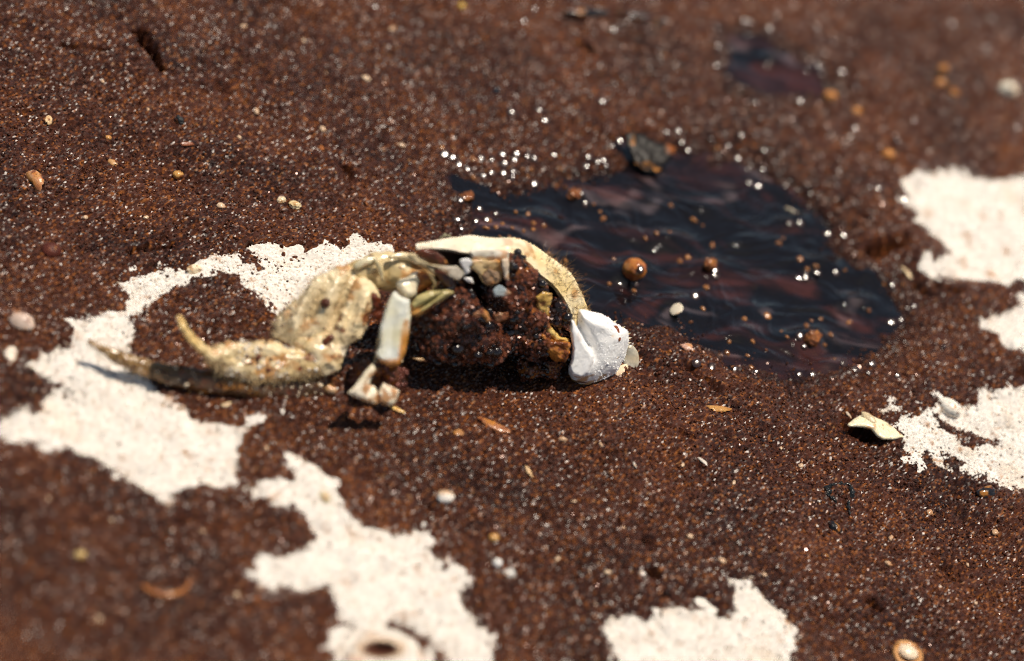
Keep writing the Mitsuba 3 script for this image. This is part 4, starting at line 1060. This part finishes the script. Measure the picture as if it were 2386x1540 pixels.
def thing(base, mesh, bsdf, col, label, cat, group=None):
    key = name(base)
    put(key, mesh, bsdf, col, label=label, cat=cat, group=group)
    return key


def fl(base, X, Y, L_, Wd, ang, a, b, label, cat="shell piece", bsdf="shell", amber=0.1, brown=0.1, **kw):
    seed = int(X * 7 + Y) % 997
    m = flake(X, Y, L_, Wd, ang, seed=seed, **kw)
    return thing(base, m, bsdf, shellcol(m[0], a, b, seed, amber, brown, 0.8), label, cat)


def pb(base, X, Y, rx, ry, rz, ang, a, b, label, cat, bsdf="shell", amber=0.12, brown=0.12, **kw):
    seed = int(X * 7 + Y) % 997
    m = pebble(X, Y, rx, ry, rz, ang, seed=seed, **kw)
    return thing(base, m, bsdf, shellcol(m[0], a, b, seed, amber, brown, 0.8), label, cat)


fl("shell_chip", 113, 281, 34, 20, 55, [0.62, 0.44, 0.24], [0.5, 0.3, 0.14], "pale tan chip alone on brown sand near the photo's left edge, upper quarter", tilt=25)
fl("shell_chip", 80, 424, 60, 36, -32, [0.62, 0.40, 0.22], [0.42, 0.13, 0.04], "orange rimmed cream chip tilted up at the photo's left edge", amber=0.3, brown=0.1, tilt=35, lift=0.5, dome=0.5)
pb("tar_pebble", 418, 281, 15, 10, 9, -50, [0.018, 0.022, 0.024], [0.012, 0.014, 0.016], "black oval pebble on the brown sand below the long black slit", "tar pebble", "matt_shell")
fl("flake", 434, 340, 40, 12, 15, [0.24, 0.075, 0.03], [0.16, 0.05, 0.02], "red brown flake raised from the sand just below the black oval pebble", "flake", tilt=30, lift=0.3)
pb("sand_bead", 414, 409, 13, 11, 10, 0, [0.52, 0.27, 0.07], [0.62, 0.36, 0.12], "round yellow tan bead below the red brown flake", "grain", "wet_shell", rough=0.08)
fl("shell_chip", 261, 380, 24, 18, -20, [0.50, 0.29, 0.12], [0.4, 0.2, 0.07], "small tan triangular chip left of the yellow tan bead", tilt=20)
pb("sand_bead", 252, 322, 8, 7, 6, 0, [0.40, 0.19, 0.05], [0.5, 0.25, 0.08], "tiny tan grain between the pale tan chip and the red brown flake", "grain", "wet_shell", rough=0.1)
pb("shell_crumb", 656, 468, 12, 9, 8, 20, [0.74, 0.66, 0.48], [0.6, 0.45, 0.25], "wet cream crumb, left one of the pair shining on the sand above the crab", "shell piece", "wet_shell")
pb("shell_crumb", 686, 480, 15, 11, 9, -15, [0.74, 0.64, 0.42], [0.6, 0.45, 0.22], "wet cream crumb, right one of the pair shining on the sand above the crab", "shell piece", "wet_shell")
pb("oil_ball", 118, 588, 24, 22, 18, 0, [0.09, 0.018, 0.009], [0.06, 0.012, 0.006], "dark red brown oil ball on the sand at the photo's left", "oil ball", "matt_shell", rough=0.08)
fl("seashell", 51, 753, 66, 50, -15, [0.60, 0.48, 0.40], [0.52, 0.38, 0.30], "rounded pinkish cream shell near the photo's left edge", "shell", dome=0.7, lift=0.3, jag=0.15, tilt=10)
fl("shell_chip", 24, 825, 52, 32, 70, [0.72, 0.64, 0.54], [0.66, 0.54, 0.42], "pale triangular chip below the rounded pinkish cream shell", dome=0.4, jag=0.4)
pb("sand_clump", 452, 630, 18, 13, 12, 10, [0.80, 0.70, 0.50], [0.74, 0.62, 0.42], "cream lump on the upper edge of the white sand", "shell piece", "matt_shell")
pb("tar_pebble", 1155, 214, 12, 10, 9, 20, [0.014, 0.016, 0.022], [0.01, 0.011, 0.014], "small blurred black speck above the large oil pool", "tar pebble", "tar")
pb("sand_bead", 1075, 16, 9, 9, 8, 0, [0.62, 0.42, 0.08], [0.6, 0.36, 0.08], "yellow bead at the top edge of the photo", "grain", "oil_bead", rough=0.05)
pb("tar_stick", 1375, 34, 62, 13, 12, -4, [0.014, 0.014, 0.018], [0.010, 0.010, 0.013], "left piece of the black tar stick at the top edge", "tar lump", "tar")
pb("tar_stick", 1490, 42, 62, 14, 10, -14, [0.016, 0.016, 0.020], [0.011, 0.011, 0.014], "right piece of the black tar stick at the top edge", "tar lump", "tar")
fl("flake", 1380, 112, 62, 22, -40, [0.16, 0.06, 0.03], [0.05, 0.02, 0.012], "dark brown tilted flake above the large pool's left half", "flake", tilt=-40, lift=0.5)
z0 = float(on(1512, 372)[2])
m, _n = inflate([(1452, 312), (1478, 303), (1528, 328), (1578, 345), (1562, 368), (1532, 402), (1492, 396), (1468, 358)], thick=0.5, R=9, step=2.0, hfun=lambda X, Y: z0 + 0.5 + (400 - Y) / 45.0 + 0 * X, jag=6, rough=((0.15, 1.2),), seed=5)
c = shellcol(m[0], [0.006, 0.005, 0.005], [0.011, 0.008, 0.007], 6, -0.3, -0.3)
c = lerp(c, [0.26, 0.08, 0.018], 0.9 * sst(1548, 1562, pix(m[0])[0] + 14 * (fbm(m[0] / 1.0, 2, 8) - 0.5)) * sst(362, 350, pix(m[0])[1]))
thing("tar_flake", m, "grain_skin", c, "jagged black tar flake with rusty right edge at the large pool's upper rim", "tar lump")
for X, Y, r_, w_ in ((1933, 227, 18, "by the small oil pool's lower right corner"), (2196, 163, 14, "upper one of the three right of the small oil pool"), (2190, 197, 15, "middle one of the three right of the small oil pool"), (2222, 218, 13, "lower one of the three right of the small oil pool"), (2068, 364, 17, "between the large oil pool and the upper right white sand"), (1995, 262, 13, "below and right of the small oil pool")):
    pb("orange_bead", X, Y, r_, r_ * 0.8, r_ * 0.8, 0, [0.56, 0.25, 0.06], [0.42, 0.16, 0.03], f"blurred orange bead {w_}", "oil bead", "oil_bead", rough=0.1)
pb("pearl_bead", 2347, 214, 25, 22, 20, 0, [0.80, 0.74, 0.60], [0.7, 0.62, 0.46], "shining pale translucent bead near the upper right corner", "bead", "oil_bead", rough=0.04)
for X, Y, n_ in ((2345, 222, 2),):
    m, _w = flats(on(X, Y, 1.25)[None], np.array([0.5]), 0.01, CAP, HALF[None])  # glossy cap added over the bead, aimed to mirror the sun
    put("pearl_bead__added_glint_top", m, "glint_skin", None)
k = pb("oil_drop", 1476, 632, 29, 27, 27, 0, [0.30, 0.065, 0.012], [0.40, 0.16, 0.03], "large round orange oil drop standing in the black pool", "oil drop", "oil_bead", rough=0.11, pool_=True)
labels[k]["label"] = "large round orange oil drop standing in the black pool"
c0 = on_pool(1476, 634) + [0, 0, 0.9]
m, _w = flats((c0 + BACK * 1.2 + RIGHT * 0.55 - UP * 0.35)[None], np.array([0.5]), 0.01, CAP, HALF[None])  # cap added in front of the drop to make its highlight
put("oil_drop__added_glint", m, "glint_skin", None)
for X, Y, rx, w_ in ((1087, 463, 17, "orange lump at the large pool's left shore"), (1336, 455, 18, "orange lump in the pool above the crab"), (1655, 618, 17, "orange lump in the middle of the large pool"), (1892, 790, 20, "orange lump near the large pool's lower right shore"), (1406, 762, 22, "rusty oil lump at the pool's shore above the claw")):
    pb("oil_lump", X, Y, rx, rx * 0.8, rx * 0.8, 30, [0.26, 0.085, 0.015], [0.12, 0.035, 0.008], w_, "oil lump", "oil_bead", rough=0.55, pool_=True)
fl("shell_chip", 1572, 727, 46, 34, 80, [0.62, 0.56, 0.44], [0.56, 0.48, 0.36], "cream triangular chip standing at the oil pool's lower shore", tilt=-35, lift=0.5, jag=0.3, pool_=True)
fl("shell_chip", 1600, 812, 42, 24, -20, [0.52, 0.32, 0.24], [0.42, 0.22, 0.15], "pinkish chip on the sand just right of the oily mound by the claw", tilt=20, lift=0.2)
fl("sliver", 1845, 492, 40, 9, -25, [0.38, 0.34, 0.24], [0.32, 0.28, 0.2], "pale grey green sliver floating on the large oil pool", "sliver", pool_=True, lift=0.1)
fl("sliver", 2112, 640, 46, 14, -45, [0.66, 0.52, 0.32], [0.55, 0.4, 0.22], "cream twig like sliver at the left tip of the upper right white sand", "sliver", lift=0.3)
m, _n = inflate(zz([(500, 440), (560, 385), (650, 338), (760, 342), (900, 402), (1010, 480), (1115, 572), (1000, 600), (880, 600), (815, 565), (760, 495), (660, 465), (520, 465)], 2400, 1150, 3.55), thick=1.0, R=16, step=1.8, hfun=lambda X, Y: 1.3 + 0 * X, rough=((0.08, 1.0),), seed=201)
k = thing("clam_shell", m, "shell", shellcol(m[0], [0.82, 0.74, 0.52], [0.76, 0.66, 0.42], 202, 0.0, -0.15, 1.2), "large cream shell piece pointing at the white sand on the right", "shell")
m = flake(2016, 990, 46, 22, 25, 0.2, 0.2, 20, 1.2, 203, 0.2)
part("lip", m, "shell", shellcol(m[0], [0.60, 0.50, 0.32], [0.5, 0.4, 0.24], 203, 0.1, 0.0, 1), under=k)
m = pebble(2060, 1001, 4, 4, 3, 0, 6, 0.1, 204)
part("oil_spot", m, "tar", np.array([0.25, 0.10, 0.03]), under=k)
pb("tar_pebble", 1989, 969, 13, 15, 11, 0, [0.016, 0.018, 0.020], [0.01, 0.011, 0.012], "black crumb at the left tip of the large cream shell piece", "tar pebble", "matt_shell")
fl("sliver", 1975, 968, 26, 8, -45, [0.62, 0.54, 0.42], [0.5, 0.4, 0.3], "thin pale sliver beside the black crumb by the large cream shell piece", "sliver", lift=0.2)
k = pb("seashell", 2210, 953, 32, 21, 19, -30, [0.78, 0.74, 0.66], [0.72, 0.66, 0.56], "smooth white oval shell at the tip of the lower right white sand", "shell", "shell", rough=0.08)
fl("flake", 1672, 954, 66, 20, 2, [0.46, 0.24, 0.07], [0.34, 0.14, 0.03], "long amber flake on brown sand right of the claw", "flake", "wet_shell", amber=0.2, brown=0.2, lift=0.15)
fl("flake", 920, 956, 48, 17, -12, [0.62, 0.36, 0.10], [0.66, 0.46, 0.18], "orange cream flake beside the black shadow of the broken foot", "flake", "wet_shell", amber=0.2, lift=0.25)
fl("flake", 1150, 994, 92, 26, -16, [0.34, 0.14, 0.06], [0.22, 0.08, 0.035], "largest brown flake on the sand below the crab's body", "flake", "wet_shell", amber=0.2, brown=0.1, lift=0.2, jag=0.5)
fl("flake", 1068, 1010, 30, 24, 20, [0.36, 0.18, 0.07], [0.28, 0.12, 0.05], "small tan flake left of the largest brown flake", "flake", "wet_shell", amber=0.2, lift=0.15)
fl("flake", 1232, 1102, 38, 13, -55, [0.60, 0.42, 0.24], [0.48, 0.3, 0.14], "tan seed like flake on the sand midway below the crab's body", "flake", amber=0.1, lift=0.2)
m = pebble(1037, 1160, 22, 17, 15, 0, 0, 0.15, 211)
c = shellcol(m[0], [0.82, 0.80, 0.76], [0.78, 0.72, 0.62], 211, -0.2, -0.3)
thing("seashell", m, "shell", lerp(c, [0.45, 0.25, 0.10], 0.8 * sst(1160, 1146, pix(m[0])[1])), "white tooth like shell with a tan crown on the brown sand", "shell")
fl("sliver", 1637, 1078, 34, 11, -30, [0.66, 0.62, 0.55], [0.58, 0.5, 0.42], "short white sliver on the sand below the long amber flake", "sliver", lift=0.2)
fl("sliver", 1478, 1085, 22, 7, -60, [0.60, 0.58, 0.52], [0.5, 0.45, 0.38], "tiny grey white sliver below the claw on brown sand", "sliver", lift=0.15)
ring_, _n = blob([(1928, 1160, 0.1, 0.252, 1926, 1140, 0.2, 0.360), (1926, 1140, 0.2, 0.288, 1946, 1132, 0.2, 0.288), (1946, 1132, 0.2, 0.288, 1972, 1134, 0.2, 0.252), (1978, 1142, 0.2, 0.252, 1984, 1160, 0.2, 0.288), (1936, 1168, 0.1, 0.216, 1944, 1176, 0.1, 0.180), (1974, 1176, 0.1, 0.216, 1976, 1198, 0.1, 0.216)], 0.15, ((0.35, 0.4),), 0.09, 251)
ring_ = (ring_[0] + [0, 0, float(on(1950, 1160)[2]) - 0.12], ring_[1])
thing("tar_crust", ring_, "tar", [0.012, 0.013, 0.013], "broken ring of black tar on the lower right brown sand", "tar lump")
pb("tar_pebble", 2296, 1150, 28, 16, 14, 10, [0.014, 0.014, 0.018], [0.010, 0.010, 0.012], "glossy black tar pebble below the lower right white sand", "tar pebble", "tar", rough=0.2)
pb("tar_pebble", 1944, 1230, 18, 12, 10, -35, [0.012, 0.011, 0.013], [0.009, 0.008, 0.010], "glossy black tar pebble below the black tar ring", "tar pebble", "tar", rough=0.15)
pb("tar_pebble", 1922, 1298, 13, 9, 8, 0, [0.012, 0.011, 0.013], [0.009, 0.008, 0.010], "small black tar pebble, lowest of those below the black tar ring", "tar pebble", "tar", rough=0.15)
pb("white_grain", 1495, 1339, 9, 8, 7, 0, [0.76, 0.72, 0.66], [0.7, 0.66, 0.6], "small white grain on brown sand above the bottom white patch", "grain")
pb("white_grain", 1159, 1314, 12, 11, 10, 0, [0.76, 0.74, 0.70], [0.7, 0.68, 0.62], "white grain, upper one of the pair right of the long white patch", "grain")
pb("white_grain", 1186, 1338, 17, 12, 10, -20, [0.46, 0.45, 0.42], [0.38, 0.36, 0.33], "grey white grain, lower one of the pair right of the long white patch", "grain")
pb("sand_bead", 1150, 1255, 13, 11, 10, 0, [0.50, 0.28, 0.09], [0.42, 0.22, 0.06], "blurred tan bead right of the long white patch", "grain", "wet_shell", rough=0.06)
pb("sand_bead", 187, 1296, 14, 12, 11, 0, [0.56, 0.42, 0.16], [0.5, 0.36, 0.12], "blurred yellow bead on the lower left brown sand", "grain", "oil_bead", rough=0.04)
pb("sand_bead", 756, 1160, 17, 13, 11, -50, [0.62, 0.54, 0.36], [0.55, 0.46, 0.28], "blurred cream grain under the long white patch's upper arm", "grain", "matt_shell", rough=0.1)
mesh, nr, u, t = loft([(335, 1362, 0.5, 10, 0.8), (350, 1378, 0.6, 14, 1.1), (385, 1388, 0.7, 18, 1.3), (425, 1378, 0.7, 14, 1.2), (440, 1352, 0.6, 10, 0.9)], 60, 20)
thing("curved_shell", mesh, "oil_bead", shellcol(mesh[0], [0.30, 0.11, 0.03], [0.20, 0.065, 0.02], 221, 0.1, 0.1), "curved orange shell rim blurred on the lower left brown sand", "shell")
m, _n = inflate([(800, 1600), (800, 1545), (820, 1500), (850, 1470), (890, 1462), (930, 1470), (965, 1492), (985, 1520), (992, 1560), (985, 1620)], thick=2.0, R=46, step=2.6, hfun=lambda X, Y: 1.6 + 0 * X, rough=((0.12, 1.5),), seed=231, bumps=[(888, 1512, 40, 17, 4, -2.6)])
x, y = pix(m[0])
hole = sst(1.15, 0.75, np.hypot((x - 886) / 44, (y - 1514) / 19))
ringc = sst(1.5, 1.1, np.hypot((x - 888) / 46, (y - 1510) / 21))
c = lerp(lerp(shellcol(m[0], [0.66, 0.62, 0.55], [0.58, 0.53, 0.46], 232, -0.1, -0.2), [0.46, 0.28, 0.14], 0.7 * ringc), [0.07, 0.025, 0.015], hole)
thing("moon_shell", m, "shell", c, "large blurred white shell with a brown oval hole at the bottom edge", "shell")
mesh, nr, u, t = loft([(2090, 1508, 0.5, 15, 1.2), (2115, 1500, 0.6, 15, 1.2), (2140, 1520, 0.6, 15, 1.2), (2130, 1548, 0.6, 15, 1.2), (2100, 1545, 0.6, 15, 1.2), (2085, 1520, 0.6, 15, 1.2), (2092, 1506, 0.6, 13, 1.2)], 70, 18)
k = thing("ring_shell", mesh, "wet_shell", shellcol(mesh[0], [0.46, 0.22, 0.08], [0.55, 0.3, 0.12], 241, 0.1, 0.0), "round shell with orange rim and cream centre at the bottom right edge", "shell")
m = flake(2112, 1524, 52, 44, 0, 0.4, 0.3, 0, 0.4, 242, 0.06)
part("centre", m, "shell", shellcol(m[0], [0.74, 0.60, 0.44], [0.66, 0.5, 0.34], 242, -0.1, -0.2), under=k)
for X, Y, a_, w_ in ((862, 592, -10, "grey green scrap on the crab's joints, left one of two"), (1000, 582, 10, "grey green scrap lying along the shell's left end")):
    pass
strands = []
for X, Y, X2, Y2 in ((1022, 556, 1050, 548), (1035, 560, 1062, 554), (1040, 548, 1058, 560), (1030, 552, 1040, 545)):
    mm, *_r = loft([(X, Y, 13.6, 3, 0.15), ((X + X2) / 2, (Y + Y2) / 2 - 2, 14.0, 5, 0.25), (X2, Y2, 13.9, 3, 0.15)], 16, 8)
    strands.append(mm)
thing("seaweed_scrap", join(strands), "matt_shell", [0.20, 0.18, 0.11], "tiny grey green weed scrap caught on top of the crab's shell", "seaweed")
for X, Y, h_, ang, w_ in ((1000, 602, 0, 0, ""),):
    pass
for (X, Y), h_, w_ in (((898, 870), 0.8, "cream"), ((505, 945), 0.4, "")):
    pass
fl("shell_chip", 528, 945, 34, 12, 25, [0.60, 0.48, 0.32], [0.5, 0.36, 0.2], "tan chip in the shadow below the crab's dark leg end", lift=0.2)
for X, Y in ((1590, 1100), (1720, 1110), (1800, 1060), (640, 1060), (1330, 1180), (1460, 1220), (1300, 1010), (1380, 1040), (1880, 1080), (2090, 1240), (1700, 1290), (1600, 1260), (2240, 1300), (2180, 1210), (600, 250), (750, 300), (850, 200), (520, 470), (930, 330), (700, 110), (560, 60), (220, 200), (900, 80), (350, 250), (180, 500), (330, 520), (540, 330), (1310, 1300), (1420, 1350), (2060, 1330), (2330, 1230), (100, 1150), (260, 1200), (480, 1250), (560, 1400), (240, 1450), (1800, 1350), (2280, 1420)):
    r_ = float(rng.uniform(5, 11))
    m = pebble(X + rng.uniform(-20, 20), Y + rng.uniform(-20, 20), r_, r_ * rng.uniform(0.5, 0.9), r_ * 0.6, rng.uniform(0, 180), 0, 0.25, int(X), False, 2)
    where = "higher than the crab" if Y < 600 else "in the lower left corner" if X < 700 else "below the crab's body" if X < 1500 else "on the lower right slope"
    thing("crumb", m, "crumb_skin", None, f"tan crumb on brown sand {where}", "grain", f"crumbs on the brown sand {where}")
